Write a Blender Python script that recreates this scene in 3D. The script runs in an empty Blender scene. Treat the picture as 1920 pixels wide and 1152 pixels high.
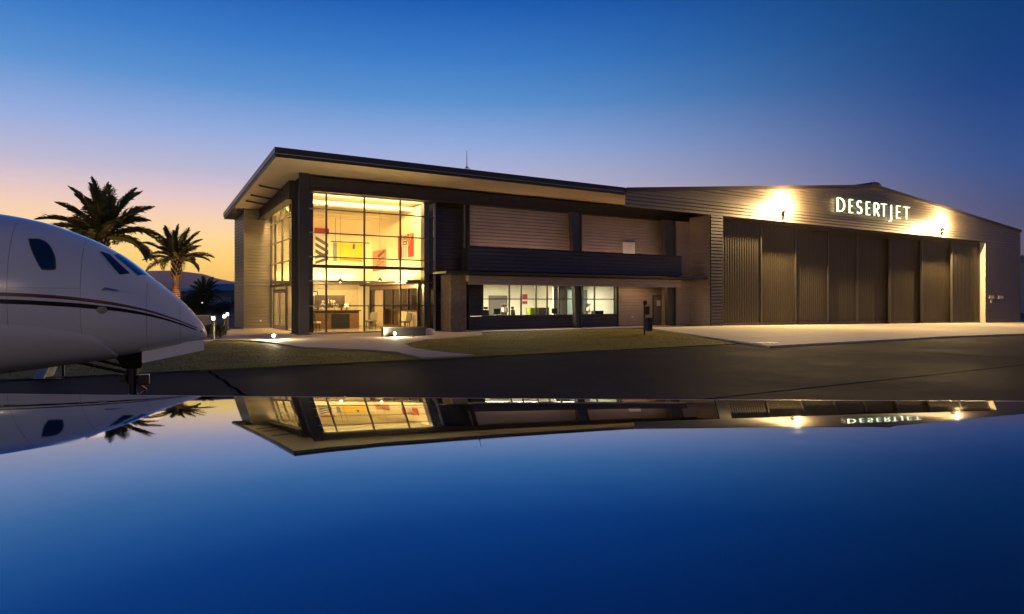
import bpy, math, random
from mathutils import Vector, Matrix
random.seed(7)
sc = bpy.context.scene
col = sc.collection
R = math.radians

# ------------------------------------------------------------------ camera
cd = bpy.data.cameras.new('camera'); cam = bpy.data.objects.new('camera', cd); col.objects.link(cam)
cam.location = (0, 0, 1.7); cam.rotation_euler = (R(90), 0, 0)
cd.sensor_width = 36; cd.lens = 36 * 1241 / 1920; cd.shift_y = -11 / 1920
cd.clip_start = 0.05; cd.clip_end = 20000
sc.camera = cam

# ------------------------------------------------------------------ sky, sun, exposure
def lin(r, g, b):
    def f(c):
        c /= 255
        return c / 12.92 if c <= .04045 else ((c + .055) / 1.055) ** 2.4
    return (f(r), f(g), f(b), 1)

SUN_AZ = R(-34)            # measured from +Y, negative to the left: the afterglow sits left of the terminal
sundir = Vector((math.sin(SUN_AZ), math.cos(SUN_AZ), 0))
wd = bpy.data.worlds.new('World'); sc.world = wd; wd.use_nodes = True
nt = wd.node_tree; N = nt.nodes; L = nt.links
for n in list(N): N.remove(n)
def node(t, **kw):
    n = N.new(t)
    for k, v in kw.items(): setattr(n, k, v)
    return n
tc = node('ShaderNodeTexCoord'); sep = node('ShaderNodeSeparateXYZ'); L.new(tc.outputs['Generated'], sep.inputs[0])
def ramp(stops):
    r = node('ShaderNodeValToRGB'); e = r.color_ramp.elements
    r.color_ramp.interpolation = 'EASE' if False else 'LINEAR'
    while len(e) < len(stops): e.new(0.5)
    for el, (p, c) in zip(e, stops): el.position = p; el.color = lin(*c)
    return r
mr = node('ShaderNodeMapRange'); mr.inputs['From Min'].default_value = 0; mr.inputs['From Max'].default_value = 0.8
L.new(sep.outputs['Z'], mr.inputs['Value'])
glow = [(0, (276, 200, 84)), (.030, (280, 220, 94)), (.05, (278, 226, 108)), (.084, (272, 228, 146)), (.112, (258, 218, 180)), (.142, (232, 204, 202)),
        (.175, (192, 188, 212)), (.226, (150, 174, 222)), (.288, (90, 146, 208)), (.345, (56, 122, 198)), (.41, (24, 92, 178)), (.55, (10, 66, 142)), (.8, (6, 46, 108))]
dusk = [(0, (124, 100, 112)), (.06, (100, 90, 114)), (.105, (78, 84, 122)), (.168, (50, 82, 140)), (.257, (22, 64, 128)), (.341, (10, 60, 116)), (.5, (6, 46, 98)), (.8, (5, 36, 84))]
rg = ramp([(p / .8, c) for p, c in glow]); rd = ramp([(p / .8, c) for p, c in dusk])
L.new(mr.outputs[0], rg.inputs[0]); L.new(mr.outputs[0], rd.inputs[0])
flat = node('ShaderNodeVectorMath', operation='MULTIPLY'); flat.inputs[1].default_value = (1, 1, 0); L.new(tc.outputs['Generated'], flat.inputs[0])
nrm = node('ShaderNodeVectorMath', operation='NORMALIZE'); L.new(flat.outputs[0], nrm.inputs[0])
dot = node('ShaderNodeVectorMath', operation='DOT_PRODUCT'); L.new(nrm.outputs[0], dot.inputs[0]); dot.inputs[1].default_value = sundir
kk = node('ShaderNodeMapRange', interpolation_type='SMOOTHSTEP'); kk.inputs['From Min'].default_value = .30; kk.inputs['From Max'].default_value = .93
L.new(dot.outputs['Value'], kk.inputs['Value'])
mx = node('ShaderNodeMix', data_type='RGBA'); L.new(kk.outputs[0], mx.inputs['Factor']); L.new(rd.outputs[0], mx.inputs['A']); L.new(rg.outputs[0], mx.inputs['B'])
sky = node('ShaderNodeTexSky', sky_type='NISHITA'); sky.sun_disc = False
sky.sun_elevation = R(-1.5); sky.sun_rotation = SUN_AZ; sky.ozone_density = 4
b1 = node('ShaderNodeBackground'); L.new(mx.outputs['Result'], b1.inputs[0]); b1.inputs[1].default_value = 1.0
b2 = node('ShaderNodeBackground'); L.new(sky.outputs[0], b2.inputs[0]); b2.inputs[1].default_value = 0.05
ad = node('ShaderNodeAddShader'); L.new(b1.outputs[0], ad.inputs[0]); L.new(b2.outputs[0], ad.inputs[1])
out = node('ShaderNodeOutputWorld'); L.new(ad.outputs[0], out.inputs[0])

sl = bpy.data.lights.new('sun', 'SUN'); sl.energy = 0.03; sl.angle = R(14); sl.color = (1, .5, .22)
so = bpy.data.objects.new('sun', sl); col.objects.link(so)
so.rotation_euler = Vector((sundir.x, sundir.y, math.tan(R(2.0)))).to_track_quat('Z', 'Y').to_euler()
sc.view_settings.view_transform = 'Standard'; sc.view_settings.look = 'None'; sc.view_settings.exposure = 0; sc.view_settings.gamma = 1
sc.view_settings.use_curve_mapping = False
sc.cycles.use_denoising = True
sc.cycles.sample_clamp_indirect = 6
sc.cycles.max_bounces = 8; sc.cycles.transparent_max_bounces = 16

# ------------------------------------------------------------------ helpers
A = math.atan(755 / 1241)                       # the terminal front runs away to the right at this angle
C0 = (-10.794, 33.487)                          # foot of the corner column
UX, UY, VX, VY = math.cos(A), math.sin(A), -math.sin(A), math.cos(A)
def W(u, v, z=0.0): return Vector((C0[0] + u * UX + v * VX, C0[1] + u * UY + v * VY, z))
def G(u): return -0.011 * min(max(u - 27, 0), 45)   # the apron falls gently along the hangar

class MB:
    def __init__(s): s.v = []; s.f = []; s.smooth = False
    def add(s, vs, fs):
        o = len(s.v); s.v += [tuple(p) for p in vs]; s.f += [tuple(i + o for i in f) for f in fs]; return s
    def box(s, x0, x1, y0, y1, z0, z1):
        return s.add([(x0,y0,z0),(x1,y0,z0),(x1,y1,z0),(x0,y1,z0),(x0,y0,z1),(x1,y0,z1),(x1,y1,z1),(x0,y1,z1)],
                     [(0,3,2,1),(4,5,6,7),(0,1,5,4),(1,2,6,5),(2,3,7,6),(3,0,4,7)])
    def hexa(s, p):   # eight corners, bottom four then top four
        return s.add(p, [(0,3,2,1),(4,5,6,7),(0,1,5,4),(1,2,6,5),(2,3,7,6),(3,0,4,7)])
    def bar(s, a, b, w, d=None):
        a = Vector(a); b = Vector(b); d = d or w; t = (b - a).normalized()
        up = Vector((0,0,1)) if abs(t.z) < .95 else Vector((0,1,0))
        x = t.cross(up).normalized() * w / 2; y = x.cross(t).normalized() * d / 2
        return s.hexa([a-x-y, a+x-y, a+x+y, a-x+y, b-x-y, b+x-y, b+x+y, b-x+y])
    def prism(s, poly, z0, z1):
        n = len(poly)
        return s.add([(x,y,z0) for x,y in poly] + [(x,y,z1) for x,y in poly],
                     [tuple(range(n-1,-1,-1)), tuple(range(n,2*n))] + [(i,(i+1)%n,(i+1)%n+n,i+n) for i in range(n)])
    def tube(s, pts, rs, n=10, cap=True):
        pts = [Vector(p) for p in pts]; o = len(s.v)
        for i, p in enumerate(pts):
            t = (pts[min(i+1,len(pts)-1)] - pts[max(i-1,0)]).normalized()
            up = Vector((0,0,1)) if abs(t.z) < .9 else Vector((1,0,0))
            x = t.cross(up).normalized(); y = x.cross(t).normalized(); r = rs[i] if isinstance(rs,(list,tuple)) else rs
            for k in range(n):
                an = 2*math.pi*k/n; s.v.append(tuple(p + x*r*math.cos(an) + y*r*math.sin(an)))
        for i in range(len(pts)-1):
            for k in range(n):
                a = o+i*n+k; b = o+i*n+(k+1)%n; s.f.append((a,b,b+n,a+n))
        if cap: s.f.append(tuple(o+k for k in range(n-1,-1,-1))); s.f.append(tuple(o+(len(pts)-1)*n+k for k in range(n)))
        s.smooth = True
        return s
    def lathe(s, prof, n=14, c=(0,0)):
        o = len(s.v)
        for r, z in prof:
            for k in range(n):
                an = 2*math.pi*k/n; s.v.append((c[0]+r*math.cos(an), c[1]+r*math.sin(an), z))
        for i in range(len(prof)-1):
            for k in range(n):
                a = o+i*n+k; b = o+i*n+(k+1)%n; s.f.append((a,b,b+n,a+n))
        s.f.append(tuple(o+k for k in range(n-1,-1,-1))); s.f.append(tuple(o+(len(prof)-1)*n+k for k in range(n)))
        return s
    def mesh(s, name, mat):
        m = bpy.data.meshes.new(name); m.from_pydata(s.v, [], s.f); m.materials.append(M[mat]); m.update()
        if s.smooth:
            for p in m.polygons: p.use_smooth = True
            m.set_sharp_from_angle(angle=R(40))
        return m
def part(name, mb, mat, parent=None, label=None, bevel=0):
    o = bpy.data.objects.new(name, mb.mesh(name, mat) if isinstance(mb, MB) else mb); col.objects.link(o)
    if parent: o.parent = parent
    if label: o['label'] = label
    if bevel:
        b = o.modifiers.new('bevel', 'BEVEL'); b.width = bevel; b.segments = 2; b.limit_method = 'ANGLE'
    return o
def B(*a): return MB().box(*a)
def tag(o, label, cat, group=None):
    o['label'] = label; o['category'] = cat
    if group: o['group'] = group
    return o
def thing(name, label, cat, loc=(0,0,0), rz=0, group=None):
    o = bpy.data.objects.new(name, None); col.objects.link(o); o.location = loc; o.rotation_euler = (0,0,rz); o.empty_display_size = .3
    return tag(o, label, cat, group)
def struct(name, mb, mat, kind='structure', label=None):
    o = part(name, mb, mat); o['kind'] = kind
    if label: o['label'] = label
    return o
def copy_tree(o, parent=None):
    c = o.copy(); col.objects.link(c); c.parent = parent
    for ch in [x for x in o.children]: copy_tree(ch, c)
    return c

# ------------------------------------------------------------------ materials
M = {}
def mat(name, c, rough=.6, metal=0, var=.12, scale=3, bump=0, bscale=40, coat=0, spec=.5, stretch=(1,1,1)):
    m = bpy.data.materials.new(name); m.use_nodes = True; M[name] = m
    n = m.node_tree.nodes; l = m.node_tree.links; p = n['Principled BSDF']
    p.inputs['Roughness'].default_value = rough; p.inputs['Metallic'].default_value = metal
    p.inputs['Coat Weight'].default_value = coat; p.inputs['Coat Roughness'].default_value = .03; p.inputs['Specular IOR Level'].default_value = spec
    t = n.new('ShaderNodeTexCoord'); mp = n.new('ShaderNodeMapping'); mp.inputs['Scale'].default_value = stretch; l.new(t.outputs['Object'], mp.inputs[0])
    if var:
        no = n.new('ShaderNodeTexNoise'); no.inputs['Scale'].default_value = scale; no.inputs['Detail'].default_value = 6; no.inputs['Roughness'].default_value = .65
        l.new(mp.outputs[0], no.inputs[0])
        r = n.new('ShaderNodeValToRGB'); r.color_ramp.elements[0].position = .25; r.color_ramp.elements[1].position = .75
        r.color_ramp.elements[0].color = tuple(x*(1-var) for x in c) + (1,); r.color_ramp.elements[1].color = tuple(min(1,x*(1+var)) for x in c) + (1,)
        l.new(no.outputs[0], r.inputs[0]); l.new(r.outputs[0], p.inputs['Base Color'])
        rr = n.new('ShaderNodeMapRange'); rr.inputs['To Min'].default_value = max(0,rough*(1-var)); rr.inputs['To Max'].default_value = min(1,rough*(1+var))
        l.new(no.outputs[0], rr.inputs[0]); l.new(rr.outputs[0], p.inputs['Roughness'])
    else: p.inputs['Base Color'].default_value = c + (1,)
    if bump:
        b = n.new('ShaderNodeBump'); b.inputs['Strength'].default_value = bump; b.inputs['Distance'].default_value = .02
        no = n.new('ShaderNodeTexNoise'); no.inputs['Scale'].default_value = bscale; no.inputs['Detail'].default_value = 4
        l.new(mp.outputs[0], no.inputs[0]); l.new(no.outputs[0], b.inputs['Height']); l.new(b.outputs[0], p.inputs['Normal'])
    return m
def emit(name, c, s):
    m = bpy.data.materials.new(name); m.use_nodes = True; M[name] = m
    p = m.node_tree.nodes['Principled BSDF']; p.inputs['Base Color'].default_value = c + (1,)
    p.inputs['Emission Color'].default_value = c + (1,); p.inputs['Emission Strength'].default_value = s
    return m
def glass(name, tint, fac=1.0):
    m = bpy.data.materials.new(name); m.use_nodes = True; M[name] = m
    n = m.node_tree.nodes; l = m.node_tree.links; n.remove(n['Principled BSDF'])
    t = n.new('ShaderNodeBsdfTransparent'); t.inputs[0].default_value = tint + (1,)
    g = n.new('ShaderNodeBsdfGlossy'); g.inputs['Roughness'].default_value = .01
    ge = n.new('ShaderNodeNewGeometry'); dt = n.new('ShaderNodeVectorMath'); dt.operation = 'DOT_PRODUCT'; l.new(ge.outputs['Normal'], dt.inputs[0]); l.new(ge.outputs['Incoming'], dt.inputs[1])
    def mth(op, x_, y_=None):      # Schlick reflectance of one pane surface
        q_ = n.new('ShaderNodeMath'); q_.operation = op
        for i_, w_ in enumerate((x_, y_)):
            if w_ is None: continue
            if isinstance(w_, (int, float)): q_.inputs[i_].default_value = w_
            else: l.new(w_, q_.inputs[i_])
        return q_.outputs[0]
    f5 = mth('POWER', mth('SUBTRACT', 1.0, mth('ABSOLUTE', dt.outputs['Value'])), 5.0); fo = mth('ADD', mth('MULTIPLY', f5, .94), .04)
    x = n.new('ShaderNodeMixShader'); l.new(fo, x.inputs[0]); l.new(t.outputs[0], x.inputs[1]); l.new(g.outputs[0], x.inputs[2])
    l.new(x.outputs[0], n['Material Output'].inputs[0])
    return m
mat('desert_ground', (.16,.12,.09), .95, var=.3, scale=.4, bump=.4, bscale=4, spec=.1)
mat('asphalt', (.050,.041,.039), .9, var=.5, scale=.22, bump=.5, bscale=60, spec=.014)
mat('asphalt_seal', (.010,.009,.009), .95, spec=.0)
mat('concrete', (.52,.46,.38), .75, var=.14, scale=.9, bump=.15, bscale=30, spec=.2)
mat('patio', (.55,.44,.35), .8, var=.16, scale=.7, bump=.15, bscale=30, spec=.1)
mat('soil_grass', (.21,.16,.020), .95, var=.4, scale=.8, bump=.2, bscale=25, spec=.12)
mat('grass', (.21,.175,.022), .9, var=.4, scale=.8, spec=.12)
mat('rock', (.46,.17,.17), .95, var=.3, scale=.004, bump=.3, bscale=.05)
mat('steel_dark', (.030,.026,.024), .45, var=.2, scale=2, bump=.05)
mat('fascia', (.055,.046,.044), .4, metal=.3, var=.15)
mat('trim_light', (.45,.42,.38), .4, metal=.4)
mat('soffit', (.62,.52,.38), .65, var=.08, scale=1.5)
mat('roof_metal', (.10,.095,.095), .4, metal=.6)
mat('siding_tan', (.44,.35,.27), .42, metal=.25, var=.12, scale=.8)
mat('siding_green', (.24,.20,.135), .45, metal=.2, var=.12, scale=.8)
mat('siding_dark', (.075,.062,.07), .45, metal=.2, var=.15, scale=.8)
mat('siding_hangar', (.20,.16,.125), .38, metal=.35, var=.12, scale=.5)
mat('door_bronze', (.052,.041,.026), .45, metal=.3, var=.16, scale=.5, stretch=(1,1,.3))
mat('jamb', (.62,.56,.46), .6)
mat('stone', (.20,.15,.11), .9, var=.4, scale=4, bump=.6, bscale=12)
mat('alu', (.42,.39,.35), .35, metal=.8)
mat('alu_dark', (.12,.11,.10), .4, metal=.6)
mat('plaster', (.80,.69,.47), .8, var=.03)
mat('plaster_office', (.80,.79,.72), .8, var=.04)
mat('floor_tile', (.28,.22,.16), .25, var=.12)
mat('wood', (.16,.09,.045), .4, var=.3, scale=2, stretch=(1,1,8))
mat('wood_dark', (.05,.03,.02), .35, var=.3, scale=2)
mat('cream_door', (.62,.50,.34), .5)
mat('black', (.012,.012,.013), .5)
mat('grey_door', (.16,.145,.14), .5)
mat('paper', (.72,.70,.64), .8)
mat('red', (.42,.035,.03), .6)
mat('maroon', (.10,.012,.015), .25, var=0, coat=1)
mat('jet_black', (.008,.008,.010), .22, var=0, coat=1)
mat('orange', (.62,.20,.05), .6)
mat('pink', (.55,.22,.16), .6)
mat('yellow', (.80,.52,.04), .6)
mat('blue_grey', (.18,.24,.28), .6)
mat('lime', (.42,.60,.03), .6)
mat('fabric', (.20,.17,.14), .9)
mat('white_fabric', (.66,.60,.52), .9)
mat('leaf', (.13,.125,.04), .6, var=.35, scale=2)
_n = M['leaf'].node_tree.nodes; _l = M['leaf'].node_tree.links; _t = _n.new('ShaderNodeBsdfTranslucent'); _t.inputs[0].default_value = (.16,.15,.04,1); _x = _n.new('ShaderNodeMixShader'); _x.inputs[0].default_value = .4
_l.new(_n['Principled BSDF'].outputs[0], _x.inputs[1]); _l.new(_t.outputs[0], _x.inputs[2]); _l.new(_x.outputs[0], _n['Material Output'].inputs[0])
mat('leaf_dark', (.035,.05,.02), .7, var=.35, scale=3)
mat('flower', (.40,.05,.06), .7)
mat('trunk', (.13,.075,.045), .95, var=.4, scale=5, bump=.8, bscale=12)
mat('paint_white', (.74,.73,.74), .25, var=.03, scale=.8, coat=1)
mat('tyre', (.016,.016,.016), .8)
mat('gear', (.012,.012,.013), .4, metal=.4)
mat('white_metal', (.70,.68,.64), .45)
mat('far_wall', (.19,.21,.20), .8)
mat('far_pale', (.34,.34,.31), .8)
mat('far_roof', (.12,.15,.21), .5)
mat('low_wall', (.035,.037,.04), .35, metal=.2)
mat('edge_glint', (.78,.74,.70), .35, var=.15, scale=6)  # pale colour stands in for the bright glint along the wing edge
glass('pane_glass', (.90,.92,.90)); glass('pane_office', (.93,.95,.93)); glass('door_glass', (.55,.56,.55))
mat('jet_window', (.010,.018,.030), .04, var=0, coat=1, spec=1)
emit('lamp_warm', (1,.78,.42), 30); emit('lamp_flood', (1,.80,.48), 160); emit('lamp_office', (1,.93,.72), 9)
emit('letter_face', (.97,1,.60), 1.35); emit('letter_edge', (.75,.95,.85), 1.2); emit('lamp_dot', (1,.86,.6), 22); emit('lamp_shade', (1,.74,.36), 2.2)
emit('cove', (1,.72,.30), 5); emit('lamp_mast', (1,.86,.66), 500)
# gloss of the wing: dark polished paint with the slight waviness of sheet metal
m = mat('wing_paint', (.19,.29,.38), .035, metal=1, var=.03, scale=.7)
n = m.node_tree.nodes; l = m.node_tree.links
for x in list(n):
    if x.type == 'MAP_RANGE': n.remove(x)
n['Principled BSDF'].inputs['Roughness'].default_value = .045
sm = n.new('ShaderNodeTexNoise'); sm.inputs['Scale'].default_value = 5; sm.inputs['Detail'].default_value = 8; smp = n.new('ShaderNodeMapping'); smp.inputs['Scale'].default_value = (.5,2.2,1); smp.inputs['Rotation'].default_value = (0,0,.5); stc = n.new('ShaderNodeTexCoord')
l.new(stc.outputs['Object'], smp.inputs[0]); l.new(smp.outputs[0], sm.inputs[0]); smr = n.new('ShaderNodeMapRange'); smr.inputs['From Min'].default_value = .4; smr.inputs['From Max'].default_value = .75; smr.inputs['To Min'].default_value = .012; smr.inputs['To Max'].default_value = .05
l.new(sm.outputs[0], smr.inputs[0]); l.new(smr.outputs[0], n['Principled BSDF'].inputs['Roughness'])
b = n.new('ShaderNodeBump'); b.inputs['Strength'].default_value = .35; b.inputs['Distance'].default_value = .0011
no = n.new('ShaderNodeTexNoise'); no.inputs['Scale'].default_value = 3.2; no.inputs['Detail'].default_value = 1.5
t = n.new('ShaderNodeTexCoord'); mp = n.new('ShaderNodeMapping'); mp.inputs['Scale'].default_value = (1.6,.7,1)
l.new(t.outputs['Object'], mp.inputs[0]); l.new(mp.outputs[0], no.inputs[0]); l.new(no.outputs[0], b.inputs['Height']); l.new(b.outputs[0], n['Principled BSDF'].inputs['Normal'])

def lamp(name, kind, loc, power, color, parent=None, **kw):
    d = bpy.data.lights.new(name, kind); d.energy = power; d.color = color
    rot = kw.pop('rot', None)
    for k, v in kw.items(): setattr(d, k, v)
    o = bpy.data.objects.new(name, d); col.objects.link(o); o.location = loc
    if rot: o.rotation_euler = rot
    if parent: o.parent = parent
    return o

# ------------------------------------------------------------------ ground
def sheet(polyUV, z, thick=0.0):
    """flat polygon laid in terminal coordinates that follows the fall of the apron"""
    mb = MB(); n = len(polyUV)
    top = [W(u, v, z + G(u)) for u, v in polyUV]
    if thick:
        bot = [W(u, v, z + G(u) - thick) for u, v in polyUV]
        mb.add(top + bot, [tuple(range(n))] + [(i, i + n, (i+1) % n + n, (i+1) % n) for i in range(n)])
    else: mb.add(top, [tuple(range(n))])
    return mb
def gridsheet(u0, u1, v0, v1, z, us):
    mb = MB(); us = sorted(set([u0, u1] + [x for x in us if u0 < x < u1]))
    for a, b in zip(us, us[1:]):
        mb.add([W(a,v0,z+G(a)), W(b,v0,z+G(b)), W(b,v1,z+G(b)), W(a,v1,z+G(a))], [(0,1,2,3)])
    return mb
struct('ground', gridsheet(-6200, 6200, -2500, 6300, -.16, [27, 72]), 'desert_ground')
struct('taxiway', gridsheet(-140, 260, -75, -15.7, -.085, [27, 72]), 'asphalt')
tx = bpy.data.objects['taxiway']
for (a, c, wdt) in [((-6.0,-15.72), (-5.9,-30), .07), ((16,-22), (16.4,-60), .06), ((-60,-25.5), (90,-26.2), .06)]:
    d = (Vector(c) - Vector(a)).normalized(); nx = Vector((-d.y, d.x)) * wdt / 2
    mb = MB(); steps = 24; prev = None
    for i in range(steps + 1):
        q = Vector(a) + (Vector(c) - Vector(a)) * i / steps + Vector((-d.y, d.x)) * random.uniform(-.05, .05)
        cur = [W(q.x - nx.x, q.y - nx.y, -.081 + G(q.x)), W(q.x + nx.x, q.y + nx.y, -.081 + G(q.x))]
        if prev: mb.add([prev[0], prev[1], cur[1], cur[0]], [(0,1,2,3)])
        prev = cur
    part('joint_seal', mb, 'asphalt_seal', tx)
# concrete apron of separate slabs in front of the hangar
ap = struct('hangar_apron', gridsheet(19, 150, -17.2, -2.0, -.07, [27, 72]), 'asphalt_seal')
def clip(poly, a, b, c):      # keep a*u+b*v+c >= 0
    o = []
    for i, p in enumerate(poly):
        q = poly[(i+1) % len(poly)]; dp = a*p[0]+b*p[1]+c; dq = a*q[0]+b*q[1]+c
        if dp >= 0: o.append(p)
        if dp * dq < 0:
            s_ = dp / (dp - dq); o.append((p[0]+(q[0]-p[0])*s_, p[1]+(q[1]-p[1])*s_))
    return o
for i in range(27):
    for j in range(4):
        u0 = 12 + i*5; v0 = -2.2 - (j+1)*3.9
        p = [(u0+.012,v0+.012),(u0+4.988,v0+.012),(u0+4.988,v0+3.888),(u0+.012,v0+3.888)]
        p = clip(p, 11.5, -6.0, -(11.5*13.4+6.0*17.6))      # slanted edge against the lawn
        if len(p) > 2: part('slab', sheet(p, random.uniform(-.002,.002), .08), 'concrete', ap)
# lawn
lawn_poly = [(-40,-15.7),(13.9,-15.7),(19.3,-6.2),(20.5,-4.0),(20.5,-2.2),(-1,-2.2),(-40,-2.2)]
struct('lawn', sheet(lawn_poly, -.05, .08), 'soil_grass')
patio_poly = [(-14,-1.0),(-9,-2.2),(-4.3,-2.75),(-3.0,-3.7),(-2.45,-5.3),(-2.3,-7.0),(-2.05,-8.9),(-1.1,-10.8),(-.3,-11.9),(.1,-13.2),(-.05,-15.68),
              (1.7,-15.68),(1.3,-13.4),(1.35,-11.4),(2.1,-8.8),(3.9,-6.9),(6.3,-5.7),(8.2,-4.4),(8.9,-3.0),(9.4,-2.0),(9.4,.3),(.6,.3),(.6,9.5),(-14,9.5)]
struct('patio', sheet(patio_poly, 0, .09), 'patio')
struct('sidewalk', sheet([(9.43,-1.9),(26.0,-2.0),(26.0,.3),(9.43,.3)], .0, .09), 'patio')
bld = MB()
def inside(p, poly):
    x, y = p; r = False
    for i in range(len(poly)):
        (x1,y1),(x2,y2) = poly[i], poly[i-1]
        if (y1 > y) != (y2 > y) and x < (x2-x1)*(y-y1)/(y2-y1)+x1: r = not r
    return r
cnt = 0
while cnt < 60000:
    u = random.uniform(-22, 20.4); v = random.uniform(-15.75, -2.2)
    if not inside((u,v), lawn_poly) or inside((u,v), patio_poly): continue
    cnt += 1
    p = W(u, v, -.05); an = random.uniform(0, 6.28); h_ = random.uniform(.012,.028); w_ = random.uniform(.005,.011)
    dx, dy = math.cos(an)*w_, math.sin(an)*w_; lx, ly = random.gauss(0,.02), random.gauss(0,.02)
    bld.add([(p.x-dx,p.y-dy,p.z),(p.x+dx,p.y+dy,p.z),(p.x+lx,p.y+ly,p.z+h_)], [(0,1,2)])
struct('grass', bld, 'grass', 'stuff', 'short mown green grass on the lawn strips before the terminal')
# mountains far away on the left and behind
def ridge(dist, az0, az1, hs, seed, depth):
    rnd = random.Random(seed); mb = MB(); n = 150; rows = 9
    ph = [(rnd.uniform(0,6.28), rnd.uniform(.6,1)) for _ in range(7)]
    for i in range(n+1):
        az = az0 + (az1-az0)*i/n
        base = hs(math.degrees(az))
        hgt = base * (1 + .07*sum(a_*math.sin(az*(14*(k+1)) + p_)/(k+1) for k,(p_,a_) in enumerate(ph)))
        for j in range(rows):
            s_ = j/(rows-1); d = dist + depth*s_
            z = hgt * (s_**.8) * (1 + (.14*math.sin(az*150+s_*9+ph[1][0])*(1-s_)))
            mb.v.append((math.sin(az)*d, math.cos(az)*d, z - 2))
    for i in range(n):
        for j in range(rows-1):
            a_ = i*rows+j; mb.f.append((a_, a_+rows, a_+rows+1, a_+1))
    mb.smooth = True
    return mb
def pw(pts):
    def f(x):
        for (a_,b_),(c_,d_) in zip(pts, pts[1:]):
            if x <= c_: return b_ + (d_-b_)*max(0,(x-a_))/(c_-a_)
        return pts[-1][1]
    return f
struct('hills', ridge(4800, R(-75), R(75), pw([(-75,190),(-40,215),(-30,222),(-27,236),(-25.2,215),(-23.5,165),(-22,170),(-10,230),(10,170),(40,120),(75,150)]), 3, 1200), 'rock')

# ------------------------------------------------------------------ terminal building
tb = thing('terminal_building', 'dark steel and glass lobby building with overhanging mono-pitch roof, left of the hangar', 'building', (C0[0], C0[1], 0), A)
SL = -.0745
def zs(v): return 8.36 + SL * (v + 2.5)      # underside of the roof
def zt(v): return zs(v) + .40
def sided(u0, u1, v, z0, z1, pitch=.2, d=.05, lim=None):
    """horizontal metal siding facing the camera side (-v); every course has a recessed joint"""
    mb = MB(); z = z0
    while z < z1 - .005:
        a, b_ = z, min(z + pitch*.78, z1); c_ = min(z + pitch, z1)
        l0 = lim(a) if lim else (u0,u1); l1 = lim(b_) if lim else (u0,u1); l2 = lim(c_) if lim else (u0,u1)
        mb.add([(l0[0],v,a),(l0[1],v,a),(l0[1],v-d,a+.01),(l0[0],v-d,a+.01),(l1[0],v-d*.8,b_),(l1[1],v-d*.8,b_),(l1[1],v,b_+.008),(l1[0],v,b_+.008),(l2[0],v,c_),(l2[1],v,c_)],
               [(0,1,2,3),(3,2,5,4),(4,5,6,7),(7,6,9,8)])
        z = c_
    return mb
def turn_u(mb, u, v0):     # move siding built along u at v=0 onto a wall that faces -u, running along v
    return [(u + y, v0 - (x) , z) for x, y, z in mb.v]
# roof
rf = MB(); u0, u1, v0, v1 = -1.6, 20.6, -2.45, 13.55
rf.hexa([(u0,v0,zs(v0)+.06),(u1,v0,zs(v0)+.06),(u1,v1,zs(v1)+.06),(u0,v1,zs(v1)+.06),(u0,v0,zt(v0)),(u1,v0,zt(v0)),(u1,v1,zt(v1)),(u0,v1,zt(v1))])
roof = part('roof', rf, 'roof_metal', tb)
def along(u0, u1, v0, v1, za, zb):   # strip following the slope; za,zb offsets above the underside
    return MB().hexa([(u0,v0,zs(v0)+za),(u1,v0,zs(v0)+za),(u1,v1,zs(v1)+za),(u0,v1,zs(v1)+za),(u0,v0,zs(v0)+zb),(u1,v0,zs(v0)+zb),(u1,v1,zs(v1)+zb),(u0,v1,zs(v1)+zb)])
part('fascia', along(-1.68, 19.38, -2.55, -2.453, .17, .44), 'fascia', roof)
part('fascia', along(-1.68, -1.603, -2.45, 13.6, .17, .44), 'fascia', roof)
part('lower_fascia', along(-1.60, 19.38, -2.50, -2.453, .0, .145), 'steel_dark', roof)
part('lower_fascia', along(-1.64, -1.603, -2.45, 13.55, .02, .165), 'steel_dark', roof)
part('drip_edge', along(-1.62, 19.38, -2.535, -2.453, .146, .168), 'trim_light', roof)
part('inner_deck', along(20.62, 27.0, -2.40, 13.55, .06, .30), 'roof_metal', roof); part('inner_soffit', along(20.62, 27.0, -2.40, .3, .012, .055), 'soffit', roof)
sof = MB(); k = 0; vv = -2.45
while vv < 13.5:      # soffit boards running along the building
    w_ = min(.6, 13.55 - vv); q = along(-1.60, 20.6, vv + .006, vv + w_ - .006, .012, .055); part('soffit_panel', q, 'soffit', roof); vv += .6
# steel frame
cc = MB(); cc.box(.0,.5,-.12,-.06,0,8.2).box(.21,.29,-.06,1.5,0,8.1).box(.0,.5,1.5,1.56,0,8.05)
part('corner_column', cc, 'steel_dark', tb)
part('column_base', B(-.08,.58,-.2,1.64,.0,.05), 'steel_dark', tb)
part('front_beam', B(.53,27.0,-.05,.28,7.40,8.05), 'steel_dark', tb)
part('beam_flange', B(.53,27.0,-.14,.36,7.33,7.396), 'steel_dark', tb)
part('side_beam', MB().hexa([(-.12,1.57,7.12),(.12,1.57,7.12),(.12,11.8,6.82),(-.12,11.8,6.82),(-.12,1.57,zs(1.57)-.002),(.12,1.57,zs(1.57)-.002),(.12,11.8,zs(11.8)-.002),(-.12,11.8,zs(11.8)-.002)]), 'steel_dark', tb)
part('beam_flange', MB().hexa([(-.24,1.57,7.05),(.24,1.57,7.05),(.24,11.8,6.75),(-.24,11.8,6.75),(-.24,1.57,7.118),(.24,1.57,7.118),(.24,11.8,6.818),(-.24,11.8,6.818)]), 'steel_dark', tb)
for v in (3.0, 5.4, 7.0, 10.0):
    part('outrigger', MB().bar((-.125, v, zs(v)-.22), (-1.35, v+.1, zs(v)-.06), .09, .09), 'steel_dark', tb)
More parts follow.
